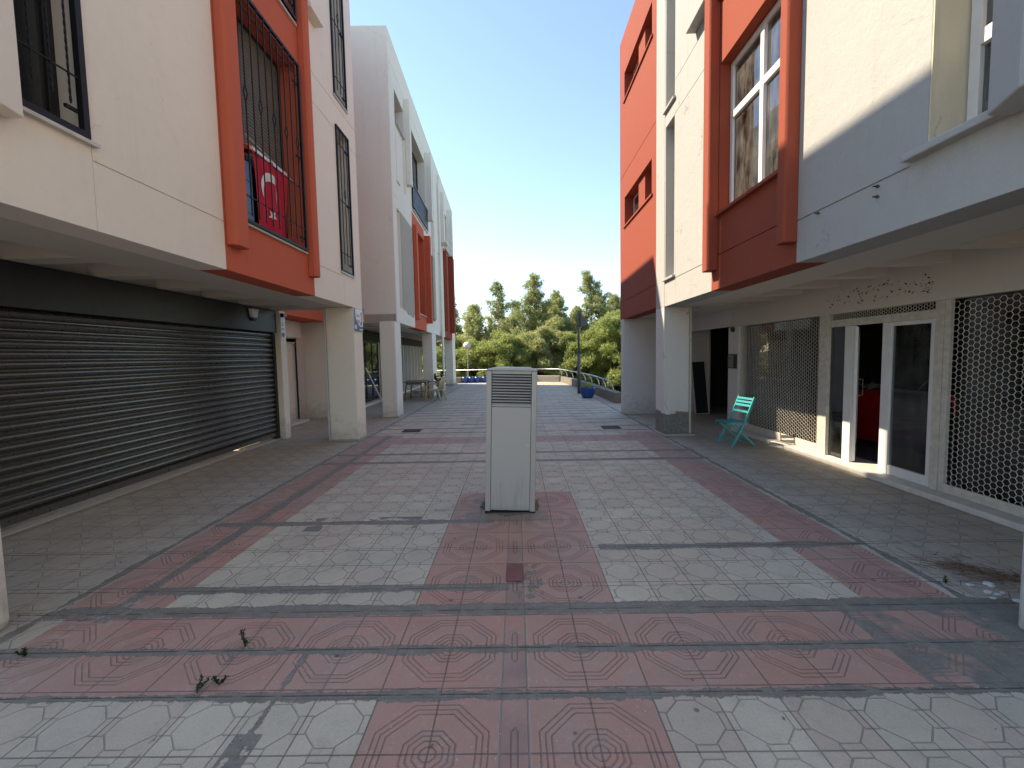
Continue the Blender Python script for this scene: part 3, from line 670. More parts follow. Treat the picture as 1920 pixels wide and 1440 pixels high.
# body
MB(FD).box(-7, 11.58, -8, -.345, TD-.5, TD-.3).build('roof', 'roof', D)
MB(FD).box(-7, 11.93, -8.3, -8.002, 0, TD).build('rear_wall', 'white', D)
MB(FD).box(11.59, 11.93, -8, -.345, 2.585, TD).build('end_wall', 'grey', D)
# soffit
m = MB(FD); m.box(-7, 8.93, -1.0, -.02, 2.555, 3.1).box(-7, 11.92, -1.76, -1.0, 2.96, 3.1).box(8.93, 11.9, -1.0, -.02, 2.60, 3.1).box(-7, 11.6, -7.9, -1.76, 2.96, 3.1)
u = -6.39
while u < 8.7:
    m.hexa([(u, -1.76, 2.558), (u+.2, -1.76, 2.558), (u+.2, -1.002, 2.558), (u, -1.002, 2.558), (u-.03, -1.76, 2.958), (u+.23, -1.76, 2.958), (u+.23, -1.002, 2.958), (u-.03, -1.002, 2.958)])
    u += .79
m.box(8.4, 11.6, -1.76, -1.002, 2.56, 2.958)
m.build('soffit', 'soffit', D)
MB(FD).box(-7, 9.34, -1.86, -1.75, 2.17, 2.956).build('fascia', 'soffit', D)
MB(FD).box(9.342, 11.6, -1.86, -1.77, 2.20, 2.956).build('fascia', 'grey', D)
# torn sticker residue on the fascia
rnd = random.Random(11); m = MB(FD)
for k in range(95):
    u = rnd.uniform(4.85, 6.48); z = 2.27+rnd.random()*.24; r = rnd.uniform(.004, .016); n = 7; ph = rnd.random()*6; el = rnd.uniform(.35, 1)
    an = rnd.uniform(.3, 1.2)
    k0 = m.pts([(u+r*(math.cos(ph+2*math.pi*j/n)*math.cos(an)*1.3-el*math.sin(ph+2*math.pi*j/n)*math.sin(an))*rnd.uniform(.6, 1.3), -1.748, z+r*(math.cos(ph+2*math.pi*j/n)*math.sin(an)+el*math.sin(ph+2*math.pi*j/n)*math.cos(an))*rnd.uniform(.6, 1.3)) for j in range(n)]); m.f.append(tuple(range(k0, k0+n)))
    if rnd.random() < .6:
        L = rnd.uniform(.02, .06); a2 = rnd.uniform(0, 6.28); w_ = .0022
        q = [(u, z), (u+L*.5*math.cos(a2), z+L*.5*math.sin(a2)), (u+L*math.cos(a2+.5), z+L*math.sin(a2+.5))]
        for (p1, p2) in ((q[0], q[1]), (q[1], q[2])):
            k0 = m.pts([(p1[0], -1.7475, p1[1]-w_), (p2[0], -1.7475, p2[1]-w_), (p2[0], -1.7475, p2[1]+w_), (p1[0], -1.7475, p1[1]+w_)]); m.f.append((k0, k0+1, k0+2, k0+3))
m.build('sticker_residue', 'tar', D, fix=False, kind='stuff', label='dark scraps left where a shop sign was torn off')
# pillars
MB(FD).box(8.45, 8.95, -.50, -.003, .05, 2.553).build('pillar', 'whiteP', D, .015)
MB(FD).box(8.38, 9.02, -.60, .03, .002, .05).build('plinth', 'concrete', D, .012)
MB(FD).box(1.9, 2.44, -.50, -.003, .002, 2.553).build('pillar', 'whiteN', D, .02)
MB(FD).tube([(8.52, -.545, .01), (8.52, -.545, 2.55)], .03, 8).tube([(8.52, -.545, 1.0), (8.52, -.545, 1.07)], .038, 8).build('downpipe', 'oldpaint', D)
# ground-floor end wall and passage
MB(FD).box(11.65, 11.9, -2.35, -.003, .002, 2.584).build('passage_wall', 'grey', D, .008)
MB(FD).box(12.9, 13.1, -5.5, -2.35, .002, 2.85).box(11.9, 13.1, -2.36, -2.352, .002, 2.85).box(9.3, 13.0, -5.6, -5.5, .002, 2.85).box(9.36, 9.4, -5.5, -1.9, .002, 2.95).build('passage_wall', 'dark', D)
MB(FD).box(11.93, 13.1, -6, -1.87, 2.86, 2.95).build('passage_ceiling', 'dark', D)
MB(FD).box(8.92, 9.35, -1.95, -1.70, .002, 2.17).build('pillar', 'grey', D, .01)
MB(FD).tube([(11.58, -2.28, .02), (11.58, -2.28, 2.6)], .05, 10).build('downpipe', 'soffit', D)
# shop sill, frames
MB(FD).box(-6, 8.92, -2.1, -1.56, .004, .07).build('step', 'sill', D, .008)
SF = -1.75
m = MB(FD)
for q in ((6.42, 6.56, SF-.05, SF+.02, .072, 2.168), (6.565, 6.62, SF-.03, SF+.01, .072, 2.168), (4.64, 4.70, SF-.03, SF+.015, .072, 2.168), (4.705, 4.80, SF-.05, SF+.02, .072, 2.168), (4.80, 6.42, SF-.05, SF-.01, 1.98, 2.08), (8.86, 8.92, SF-.05, SF+.01, .072, 2.168)):
    MB(FD).box(*q).build('steel_post' if q[5] > 2.1 else 'steel_lintel', 'oldpaint', D, .004)
m = MB(FD)
m.box(5.98, 6.12, SF-.06, SF, .072, 1.978).box(5.37, 5.50, SF-.06, SF, .072, 1.978).box(4.81, 4.87, SF-.06, SF-.005, .072, 1.978)
m.box(4.87, 5.37, SF-.055, SF-.008, .072, .19).box(4.87, 5.37, SF-.055, SF-.008, 1.93, 1.978)
wf = m.build('shop_window', 'pvc', D, .005)
MB(FD).box(4.85, 5.39, SF-.034, SF-.028, .17, 1.95).build('pane', 'dusty', wf)
MB(FD).box(6.12, 6.42, SF-.034, SF-.028, .09, 1.97).build('pane', 'glass', wf)
# open door leaf (swung inwards)
def leaf(nm):
    o = bpy.data.objects.new(nm, None)
h0 = Vector((4.70, 5.97)); h1 = Vector((5.22, 6.60)); dv = (h1-h0); L = dv.length; dv.normalize(); nv = Vector((dv.y, -dv.x))
FLf = lambda a, b, c: (h0.x-2.9+dv.x*a+nv.x*b, h0.y+dv.y*a+nv.y*b, c)
m = MB(FLf); m.box(0, .09, -.02, .02, .09, 1.96).box(L-.09, L, -.02, .02, .09, 1.96).box(.09, L-.09, -.019, .019, .09, .22).box(.09, L-.09, -.019, .019, 1.86, 1.96)
dl = m.build('door', 'pvc', D, .004, label='white framed glass door standing open')
MB(FLf).box(.08, L-.08, -.004, .004, .2, 1.88).build('pane', 'glass', dl)
MB(FLf).tube([(L-.05, .02, .95), (L-.05, .07, .95), (L-.05, .07, 1.2), (L-.05, .02, 1.2)], .009, 8).build('handle', 'galv', dl)
# hexagon grilles
def hexgrille(u0, u1, z0, z1, s=.034, r=.0028, name='mesh_shutter', d=SF):
    m = MB(FD); seen = set(); h = math.sqrt(3)*s
    def edge(p, q):
        key = tuple(sorted(((round(p[0], 3), round(p[1], 3)), (round(q[0], 3), round(q[1], 3)))))
        if key in seen: return
        seen.add(key)
        for e in (p, q):
            if not (u0-1e-4 <= e[0] <= u1+1e-4 and z0-1e-4 <= e[1] <= z1+1e-4): return
        dx, dz = q[0]-p[0], q[1]-p[1]; l = math.hypot(dx, dz); nx, nz = -dz/l*r, dx/l*r; ex, ez = dx/l*r*.5, dz/l*r*.5
        a = (p[0]-ex, p[1]-ez); b = (q[0]+ex, q[1]+ez)
        k = m.pts([(a[0]+nx, d, a[1]+nz), (b[0]+nx, d, b[1]+nz), (a[0]-nx, d, a[1]-nz), (b[0]-nx, d, b[1]-nz), (a[0], d+.006, a[1]), (b[0], d+.006, b[1])])
        m.f.extend([(k, k+1, k+5, k+4), (k+4, k+5, k+3, k+2), (k+2, k+3, k+1, k)])
    nc = int((u1-u0)/(1.5*s))+2; nr = int((z1-z0)/h)+2
    for c in range(nc):
        for q in range(nr):
            cx = u0+c*1.5*s; cz = z0+q*h+(h/2 if c % 2 else 0)
            V = [(cx+s*math.cos(math.pi/3*k), cz+s*math.sin(math.pi/3*k)) for k in range(6)]
            for k in range(6): edge(V[k], V[(k+1) % 6])
    return m.build(name, 'oldpaint', D, fix=False)
g1 = hexgrille(6.62, 8.86, .20, 2.165, .034, .0021); MB(FD).box(6.62, 8.86, SF-.012, SF+.016, .074, .20).build('bottom_rail', 'oldpaint', g1, .004)
g2 = hexgrille(2.0, 4.64, .17, 2.165, .036); MB(FD).box(2.0, 4.64, SF-.012, SF+.016, .074, .17).build('bottom_rail', 'oldpaint', g2, .004)
g3 = hexgrille(4.80, 6.42, 2.085, 2.165, .022, .003, d=SF+.002)
MB(FD).box(6.62, 8.86, SF-.10, SF-.09, .09, 2.16).build('pane', 'glass', D)
MB(FD).box(-2.0, 4.64, SF-.10, SF-.09, .09, 2.16).build('pane', 'glass', D)
# shop interior
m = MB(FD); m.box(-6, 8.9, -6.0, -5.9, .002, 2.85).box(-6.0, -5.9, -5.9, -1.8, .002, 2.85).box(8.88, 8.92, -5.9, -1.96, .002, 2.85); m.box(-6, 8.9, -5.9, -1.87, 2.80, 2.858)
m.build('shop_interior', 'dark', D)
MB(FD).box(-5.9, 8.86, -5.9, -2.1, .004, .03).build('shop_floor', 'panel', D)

# ------------------------------------------------------------------ things in and around the shop
def thing(name, loc, rz, label, cat, group=None): return empty(name, loc, rz, label, cat, group)
def bin_(loc, rz, label, sx=.35, sy=.3, h=.9):
    t = thing('waste_bin', loc, rz, label, 'bin')
    m = MB(); a = .72
    m.hexa([(-sx*a, -sy*a, .08), (sx*a, -sy*a, .08), (sx*a, sy*a, .08), (-sx*a, sy*a, .08), (-sx, -sy, h), (sx, -sy, h), (sx, sy, h), (-sx, sy, h)]); m.build('bin_body', 'redpl', t, .02)
    m = MB(); m.box(-sx-.03, sx+.03, -sy-.03, sy+.03, h+.002, h+.05); m.build('lid', 'redpl', t, .02)
    for s in (-1, 1):
        m = MB(); m.tube([(s*sx*.75-.03, sy*.9, .09), (s*sx*.75+.03, sy*.9, .09)], .09, 14); m.build('wheel', 'black', t)
    return t
bin_((6.15, 7.25, .03), .3, 'red plastic bin seen through the open shop door')
bin_((5.75, 5.0, .03), -.2, 'red plastic bin behind the nearest honeycomb shutter', .38, .32, .95)
rnd = random.Random(3); m = MB(); n = 18; P = []
for i in range(n+1):
    for j in range(n+1): P.append((i/n*.62-.31, j/n*.5-.25, .04+.05*math.sin(i*.9+j*.4)*math.cos(j*.8)+.03*rnd.random()))
m.pts(P); m.f += [(i*(n+1)+j, (i+1)*(n+1)+j, (i+1)*(n+1)+j+1, i*(n+1)+j+1) for i in range(n) for j in range(n)]
o = m.build('cloth', 'curtain', smooth=True); o.location = (6.15, 7.25, .975); setp(o, 'crumpled grey white cloth lying on a red bin inside the shop', 'cloth')
# yellow woven sacks and brown goods behind the far honeycomb grille
def sack(loc, sx, sy, sz, mat, label, cat, seed, group=None):
    rr = random.Random(seed); m = MB(); n, k = 18, 10; prof = []
    for i in range(k+1):
        a = -math.pi/2+math.pi*i/k
        ring = []
        for j in range(n):
            b = 2*math.pi*j/n; q = 1+.10*math.sin(3*b+seed)+.06*rr.uniform(-1, 1)
            cx = math.copysign(abs(math.cos(b))**.7, math.cos(b))*math.cos(a)**.6 if math.cos(a) > 0.001 else 0
            cy = math.copysign(abs(math.sin(b))**.7, math.sin(b))*math.cos(a)**.6 if math.cos(a) > 0.001 else 0
            ring.append((cx*sx*q, cy*sy*q, (math.sin(a)*.5+.5)*sz))
        m.pts(ring)
    for i in range(k):
        for j in range(n): a = i*n+j; b = i*n+(j+1) % n; m.f.append((a, b, b+n, a+n))
    o = m.build('sack', mat, smooth=True); o.location = loc; setp(o, label, cat, group); return o
sack((4.90, 7.15, .075), .11, .26, .36, 'yellow', 'yellow woven sack behind the honeycomb shutter, right one', 'sack', 1)
sack((4.90, 7.72, .075), .11, .24, .28, 'yellow', 'yellow woven sack behind the honeycomb shutter, left one nearest the chair', 'sack', 5)
m = MB(); n = 50; P = []
for zz in range(9):
    for i in range(n+1): P.append((5.10+.035*math.sin(i*.9+zz)+.03*math.sin(i*.33-zz*1.7), 6.72+2.05*i/n, .035+zz*.115))
m.pts(P); m.f += [(z_*(n+1)+i, z_*(n+1)+i+1, (z_+1)*(n+1)+i+1, (z_+1)*(n+1)+i) for z_ in range(8) for i in range(n)]
o = m.build('fabric_roll', 'brownmix', smooth=True); sm = o.modifiers.new('s', 'SOLIDIFY'); sm.thickness = .06
setp(o, 'crumpled brown fabric standing behind the honeycomb shutter beside the chair', 'fabric')

# mirror frame leaning
t = thing('mirror', (4.93, 11.35, .01), 0, 'narrow white framed mirror leaning on the passage wall', 'mirror')
m = MB(); w_, h_ = .19, 1.43
m.box(-w_, -w_+.025, 0, .03, 0, h_).box(w_-.025, w_, 0, .03, 0, h_).box(-w_+.025, w_-.025, 0, .03, 0, .025).box(-w_+.025, w_-.025, 0, .03, h_-.025, h_)
m.build('mirror_frame', 'sill', t); MB().box(-w_+.02, w_-.02, .012, .02, .02, h_-.02).build('glass', 'glassd', t); t.rotation_euler = (R(-9), R(-1.5), 0)
# mailbox, round lamp
t = thing('mailbox', (4.56, 9.12, 1.30), 0, 'grey letter box in black frame on the post beside the passage', 'mailbox')
MB().box(0, .035, -.16, .16, 0, .30).build('frame', 'black', t, .005); m = MB(); m.box(-.02, .0, -.09, .12, .02, .28).build('front', 'panel', t, .004)
MB().box(-.024, -.02, -.04, .08, .2, .22).build('slot', 'black', t)
t = thing('wall_lamp', (4.598, 9.13, 2.12), 0, 'small round black lamp high on the post above the letter box', 'lamp')
MB(lambda a, b, c: (-c, a, b)).lathe([(.055, 0), (.055, .03), (.04, .05), (.0, .055)], 16).build('housing', 'black', t, smooth=False)

# turquoise folding chair: origin at floor centre, facing -x
def folding_chair():
    t = thing('folding_chair', (3.88, 7.56, 0), R(9), 'turquoise slatted folding chair standing in front of the far honeycomb shutter', 'chair'); t.scale = (1, 1, .955)
    w_ = .20
    # back posts: from front foot up to top rear
    for s in (-1, 1):
        m = MB(); m.bar((-.20, s*w_, .0), (.215, s*w_, .90), .022, .045, (0, 1, 0)); 
        m = MB(); m.bar((-.22, s*w_, .012), (.01, s*w_, .43), .022, .042, (1, 0, 0)); m.bar((.01, s*w_, .43), (.20, s*w_, .90), .022, .040, (1, 0, 0)); m.build('back_post', 'teal', t, .004)
        m = MB(); m.bar((.24, s*(w_-.03), .012), (-.22, s*(w_-.03), .43), .020, .038, (1, 0, 0)); m.build('leg', 'teal', t, .004)
    for z in (.86, .80, .74, .63):
        x = .01+(z-.43)*.19/.47; m = MB(); m.bar((x-.012, -w_, z), (x-.012, w_, z), .014, .042, (.35, 0, 1)); m.build('back_slat', 'teal', t, .004)
    m = MB()
    for k in range(7): x = -.25+k*.052; m.bar((x, -w_-.0, .448), (x, w_, .448), .045, .016)
    m.build('seat', 'teal', t, .003)
    MB().bar((-.165, -w_, .115), (-.165, w_, .115), .014, .035, (1, 0, .4)).build('stretcher', 'teal', t, .003); MB().bar((.19, -w_+.03, .07), (.19, w_-.03, .07), .014, .03).build('stretcher', 'teal', t, .003)
    m = MB(); m.bar((-.27, -w_+.01, .43), (.08, -w_+.01, .42), .02, .03).bar((-.27, w_-.01, .43), (.08, w_-.01, .42), .02, .03); m.build('seat_rail', 'teal', t)
folding_chair()

# ------------------------------------------------------------------ kiosk / ventilation cabinet
t = thing('ventilation_cabinet', (-.095, 4.40, 0), 0, 'tall grey steel ventilation cabinet with louvres in the middle of the walkway', 'cabinet')
t.rotation_euler = (0, R(1.9), 0)
W = .262; H = 1.50
for s in (-1, 1):
    m = MB(); m.box(min(s*W, s*(W-.055)), max(s*W, s*(W-.055)), 0, .5, .02, H); m.build('post', 'kiosk', t, .006)
m = MB(); m.box(-W+.058, W-.058, .006, .02, .03, 1.12); m.build('front_panel', 'kioskp', t, .003)
m = MB(); m.box(-W+.058, W-.058, .012, .03, 1.125, 1.145).box(-W+.058, W-.058, .012, .03, H-.035, H)
m.build('rail', 'kiosk', t, .002)
m = MB()
for k in range(11):
    z = 1.147+k*.0292
    m.hexa([(-W+.06, .006, z), (W-.06, .006, z), (W-.06, .010, z), (-W+.06, .010, z), (-W+.06, .020, z+.015), (W-.06, .018, z+.012), (W-.06, .022, z+.011), (-W+.06, .022, z+.011)])
m.build('louvre', 'kiosk', t)
MB().box(-W+.05, W-.05, .06, .07, 1.1, H-.01).build('filter', 'black', t)  # black sheet put in as the shade between the louvres
MB().box(-W+.02, W-.02, .49, .498, .02, H).box(-W+.004, -W+.012, .02, .49, .02, H-.01).box(W-.012, W-.004, .02, .49, .02, H-.01).build('side_panel', 'kiosk', t)
m = MB(); m.hexa([(-W-.012, -.012, H+.002), (W+.012, -.012, H+.002), (W+.012, .51, H+.002), (-W-.012, .51, H+.002), (-W+.09, -.008, H+.028), (W-.07, -.008, H+.028), (W-.07, .45, H+.028), (-W+.09, .45, H+.028)]); m.build('cap', 'kiosk', t, .003)
MB().box(-W-.004, W+.004, -.004, .5, 0, .018).build('base', 'black', t)
MB(lambda a, b, c: (a+W-.085, -c+.006, b+.72)).lathe([(.011, 0), (.011, .004), (.006, .006)], 12).build('lock', 'galv', t)
mk = MB(); rnd = random.Random(8)
pl = [( .31*math.cos(2*math.pi*i/40)*(1.05+rnd.uniform(-.07, .07)), .30*math.sin(2*math.pi*i/40)*(1.0+rnd.uniform(-.08, .08))) for i in range(40)]
mk.prism(pl, lambda a, b, t_: (a-.09, b+4.64, t_), .0035, .009); o = mk.build('mortar_bed', 'mortar', fix=True); o.parent = None
setp(o, 'rough grey mortar bed under the steel cabinet', 'mortar bed')
# lifted tile piece in front
o = MB().box(-.10, .02, 3.03, 3.27, .004, .022).build('loose_tile', flat('loose red tile', (.26, .115, .10), .8, 0, .2, .12, 20, .4), None, .004); setp(o, 'narrow red tile piece standing slightly proud in front of the cabinet', 'tile')

# ------------------------------------------------------------------ things on the left buildings
t = thing('alarm_siren', (-4.92, 8.02, 2.40), 0, 'white alarm siren with blue lens on the black shutter box', 'alarm')
FS = lambda a, b, c: (a, b, c)
MB().hexa([(0, -.075, .06), (.06, -.075, .06), (.06, .075, .06), (0, .075, .06), (0, -.11, .22), (.075, -.11, .22), (.075, .11, .22), (0, .11, .22)]).build('housing', 'white_pl', t, .012)
MB().hexa([(0, -.05, 0), (.045, -.05, 0), (.045, .05, 0), (0, .05, 0), (0, -.073, .058), (.058, -.073, .058), (.058, .073, .058), (0, .073, .058)]).build('lens', 'bluedark', t, .012)
t = thing('notice_board', (-4.857, 8.93, 2.12), 0, 'white notice strip with black lines and round blue seal beside the shutter', 'notice')
MB().box(0, .012, -.075, .075, 0, .42).build('board', 'signwhite', t)
for k, (a, z) in enumerate(((.05, .30), (.03, .275), (.05, .25), (.04, .19), (.05, .165))): MB().box(.012, .014, -a, a*.6, z, z+.010).build('text_line', 'signdark', t)
MB(lambda a, b, c: (.0125+c, a, b+.06)).lathe([(.045, 0), (.045, .003)], 20).build('seal', 'signblue', t)
MB().box(0, .07, -.06, .06, .425, .50).build('housing', 'anth', t, .006)
# sign on pillar
t = thing('pillar_sign', (-3.198, 8.74, 2.20), 0, 'blue and white arrow sign at the top of the left pillar', 'sign')
MB().box(0, .008, -.24, .24, -.005, .475).build('frame', 'signwhite', t, .002)
MB().box(.001, .0105, -.23, .23, .005, .465).build('board', 'signblue', t)
pl = [(-.16, .458), (-.165, .30)]+[(-.165+.39*k/14, .30-.19*math.sin(math.pi*.62*(k/14)**.8)) for k in range(1, 15)]+[(.225, .458)]
MB().prism(pl, lambda a, b, t_: (t_, a, b), .0107, .0117).build('field', 'signwhite', t)
MB().prism([(.13, .17), (.16, .17), (.16, .36), (.185, .36), (.145, .42), (.105, .36), (.13, .36)], lambda a, b, t_: (t_, a, b), .0118, .0135).build('arrow', 'signdark', t)
MB().prism([(.08, .14), (.165, .14), (.165, .21), (.11, .21), (.08, .18)], lambda a, b, t_: (t_, a, b), .0132, .0142).build('arrow_foot', 'signred', t)
def text(s, size, loc, mat, parent, name, rz=R(90)):
    c = bpy.data.curves.new(name, 'FONT'); c.body = s; c.size = size; c.align_x = 'CENTER'; c.extrude = .001
    o = bpy.data.objects.new(name, c); col.objects.link(o)
    dg = bpy.context.evaluated_depsgraph_get(); me = bpy.data.meshes.new_from_object(o.evaluated_get(dg)); bpy.data.objects.remove(o)
    o = bpy.data.objects.new(name, me); col.objects.link(o); me.materials.clear(); me.materials.append(mt[mat]); o.parent = parent
    o.location = loc; o.rotation_euler = (R(90), 0, rz); return o
text('DIS', .10, (.0125, -.015, .175), 'signdark', t, 'lettering')
for k in range(2): MB().box(.0118, .0128, -.13, .06, .30+k*.03, .312+k*.03).build('text_line', 'signdark', t)
MB(lambda a, b, c: (.0128+c, a-.165, b+.09)).lathe([(.045, 0), (.045, .001)], 18).build('seal', 'signwhite', t)
MB().box(.0128, .0138, .03, .20, .035, .06).build('text_line', 'signwhite', t)

# flag behind the grille
t = thing('flag', (-3.2, 0, 0), 0, 'red flag with white crescent and star hanging inside the left window grille', 'flag')
def fw2(u, z): return (-.13+.022*math.sin(u*13+z*1.2)+.012*math.sin(u*29+2), u, z)
def fshape(a, b):   # a,b in 0..1 -> u,z
    u = 5.60+a*.84+(.10*(1-b)*(1-a))-.05*(1-b)*a; return u, 3.36+b*1.0-.0*a
m = MB(); n = 40
m.pts([fw2(*fshape(i/n, j/n)) for i in range(n+1) for j in range(n+1)])
m.f += [(i*(n+1)+j, (i+1)*(n+1)+j, (i+1)*(n+1)+j+1, i*(n+1)+j+1) for i in range(n) for j in range(n)]
fc = m.build('cloth', 'flag', t, smooth=True)
m = MB(); P = []
c_o, r_o, c_i, r_i = (.45, .60), .235, (.45, .535), .19
K = 48
for i in range(K+1):
    a = math.radians(-38+256*i/K); po = (c_o[0]+r_o*math.cos(a), c_o[1]+r_o*math.sin(a))
    # inner arc point along the same parameter
    b = math.radians(-12+204*i/K) if False else a
    pi_ = (c_i[0]+r_i*math.cos(b), c_i[1]+r_i*math.sin(b))
    f = min(1, min(i, K-i)/6); pi_ = (po[0]+(pi_[0]-po[0])*f, po[1]+(pi_[1]-po[1])*f)
    P += [po, pi_]
def off(a, b): x_, u_, z_ = fw2(*fshape(a, b)); return (x_+.006, u_, z_)
m.pts([off(*q) for q in P]); m.f += [(2*i, 2*i+2, 2*i+3, 2*i+1) for i in range(K)]
m.build('crescent', 'signwhite', fc, smooth=True)
m = MB(); P = [(.45, .27)]+[(.45+(.085 if i % 2 == 0 else .034)*math.sin(2*math.pi*i/10+math.pi), .27+(.085 if i % 2 == 0 else .034)*math.cos(2*math.pi*i/10+math.pi)) for i in range(10)]
m.pts([off(*q) for q in P]); m.f += [(0, 1+i, 1+(i+1) % 10) for i in range(10)]; m.build('star', 'signwhite', fc)
MB().tube([(-.12, 5.48, 4.47), (-.12, 6.62, 4.34)], .006, 6).build('cord', 'paper', t)
MB().box(-.135, -.112, 5.60, 6.44, 4.345, 4.385).build('hem', 'signwhite', t)
t = thing('hard_hat', (-3.21, 5.30, 4.18), R(10), 'orange plastic helmet hung on the left window grille above the flag', 'helmet')
t.scale = (.62, .62, .75)
MB().lathe([(.10, 0), (.112, .02), (.105, .06), (.08, .095), (.04, .115), (.0, .12)], 20).build('shell', 'orange', t, smooth=True)
MB().lathe([(.135, 0), (.14, .004), (.112, .014), (.10, .012)], 20).build('brim', 'orange', t, smooth=True)
t = thing('blue_reflection', (-3.36, 5.45, 3.42), 0, 'light blue sheet coloured as a window reflection behind the flag in the left red window', 'blue_reflection')
MB().box(-.012, .0, -.14, .20, 0, .75).build('cloth', 'bluerefl', t, .004)  # added sheet, its blue imitates a reflection in the window
for k in range(3): MB().box(.001, .004, -.14, .20, .1+k*.2, .12+k*.2).build('stripe', 'signblue', t)

# ------------------------------------------------------------------ furniture far left
t = thing('wooden_table', (-3.98, 16.9, 0), R(2), 'small worn wooden table under the far left building', 'table')
MB().box(-.40, .40, -.62, .62, .70, .735).build('table_top', 'woodtop', t, .006)
for sx in (-1, 1):
    for sy in (-1, 1):
        m = MB(); m.bar((sx*.36, sy*.56, 0), (sx*.27, sy*.50, .70), .045, .045, (0, 1, 0)); m.build('leg', 'wood', t, .004)
MB().box(-.29, .29, -.52, -.49, .62, .69).box(-.29, .29, .49, .52, .62, .69).box(-.03, .03, -.5, .5, .24, .28).box(-.31, .31, -.54, -.50, .24, .28).box(-.31, .31, .5, .54, .24, .28).build('apron', 'wood', t)
t = thing('wooden_stool', (-3.32, 17.1, 0), R(5), 'wooden stand behind the cream plastic chair', 'stool')
MB().box(-.26, .26, -.2, .2, .68, .70).build('seat', 'woodtop', t)
for sx in (-1, 1):
    for sy in (-1, 1): MB().box(sx*.22-.02, sx*.22+.02, sy*.16-.02, sy*.16+.02, 0, .68).build('leg', 'wood', t)
# plastic armchair facing -x
t = thing('plastic_armchair', (-3.12, 16.35, 0), R(-14), 'cream moulded plastic armchair beside the wooden table', 'chair')
m = MB(); n = 10
S = [(-.24, -.22, .42), (-.24, .22, .42), (.2, .2, .39), (.2, -.2, .39)]
m.box(-.25, .22, -.23, .23, .40, .425); m.build('seat', 'plastic', t, .012)
for sy in (-1, 1):
    MB().tube([(-.30, sy*.29, 0), (-.27, sy*.27, .25), (-.24, sy*.26, .44), (-.24, sy*.27, .60), (-.18, sy*.275, .655), (.05, sy*.27, .655), (.2, sy*.24, .63)], [.026, .03, .034, .026, .024, .024, .02], 8).build('armrest', 'plastic', t, smooth=True)
    MB().tube([(.33, sy*.27, 0), (.27, sy*.25, .22), (.2, sy*.23, .42)], [.026, .03, .034], 8).build('leg', 'plastic', t, smooth=True)
    MB().tube([(.2, sy*.22, .40), (.27, sy*.23, .65), (.36, sy*.17, .88)], [.022, .02, .02], 8).build('back_frame', 'plastic', t, smooth=True)
m = MB()
for k in range(5): y_ = -.15+k*.075; m.tube([(.22, y_, .42), (.28, y_*1.05, .66), (.36, y_*.85, .885-.01*abs(k-2))], .017, 6)
m.tube([(.36, -.17, .88), (.375, -.09, .905), (.378, 0, .912), (.375, .09, .905), (.36, .17, .88)], .02, 8); m.build('backrest', 'plastic', t, smooth=True)
m = MB(); 
for sy in (-1, 1): m.tube([(-.29, sy*.28, .05), (-.15, sy*.26, .36), (0, sy*.25, .41), (.16, sy*.25, .36), (.31, sy*.265, .05)], .014, 6)
m.build('side_arch', 'plastic', t, smooth=True)
def leaves(mb, c, n, r, l, rr, up_=.3):
    for k in range(n):
        a = rr.uniform(0, 6.28); e = rr.uniform(-.3, 1.2); d = Vector((math.cos(a)*math.cos(e), math.sin(a)*math.cos(e), math.sin(e)+up_*.3)).normalized()
        s_ = Vector((rr.uniform(-1, 1), rr.uniform(-1, 1), rr.uniform(-1, 1))).cross(d).normalized(); o_ = Vector(c)+Vector((rr.uniform(-r, r), rr.uniform(-r, r), rr.uniform(-r, r)))
        k0 = mb.pts([tuple(o_), tuple(o_+d*l*.5+s_*l*.28), tuple(o_+d*l), tuple(o_+d*l*.5-s_*l*.28)]); mb.f.append((k0, k0+1, k0+2, k0+3))
t = thing('potted_plant', (-3.22, 17.75, 0), 0, 'leafy twin stemmed plant in a green pot behind the plastic chair', 'plant')
MB().lathe([(.11, 0), (.15, .28), (.16, .3), (.13, .3), (.12, .26)], 18).build('pot', 'green', t)
rr = random.Random(2); m = MB(); st = MB()
for (dx, hh) in ((-.16, .92), (.14, 1.02)):
    st.tube([(0, 0, .2), (dx*.6, 0, .6), (dx, 0, hh)], .008, 5)
    for k in range(16): f = .35+.65*k/15; leaves(m, (dx*f, 0, .2+(hh-.2)*f), 5, .03, .11, rr)
st.build('stem', 'bark', t); m.build('foliage', 'leafP', t, fix=False)
# white stick leaning in door
o = MB().bar((-4.85, 15.3, .1), (-5.05, 14.3, 1.35), .03, .03).build('broom_stick', 'white_pl'); setp(o, 'white stick leaning on the black shop door', 'stick')

# ------------------------------------------------------------------ terrace edge: planter wall, railing, lamp, pots
path = [(3.30, 14.35), (3.24, 17.5), (3.16, 20.5), (2.98, 23.5), (2.72, 26.3)]
t = thing('planter_wall', (3.3, 14.3, 0), 0, 'low weathered stone block wall round the terrace edge', 'wall')
def blockrow(pts, hgt, t, w_=.30):
    rr = random.Random(6)
    for i in range(len(pts)-1):
        a = Vector(pts[i]); b = Vector(pts[i+1]); L = (b-a).length; d = (b-a).normalized(); nn = Vector((d.y, -d.x)); k = max(1, round(L/.78))
        for j in range(k):
            p_ = a+d*(L*j/k+.008); q_ = a+d*(L*(j+1)/k-.008); hh = hgt+rr.uniform(-.015, .015); o1 = rr.uniform(-.008, .008)
            base = [(p_-nn*o1), (q_-nn*o1), (q_+nn*w_), (p_+nn*w_)]
            MB().hexa([(v_.x-3.3, v_.y-14.3, .002) for v_ in base]+[(v_.x-3.3, v_.y-14.3, hh) for v_ in base]).build('stone_block', 'stone', t, .015)
blockrow(path, .34, t)
blockrow([(2.72, 26.6), (-3.9, 28.15)][::1], .34, t, .3) if False else None
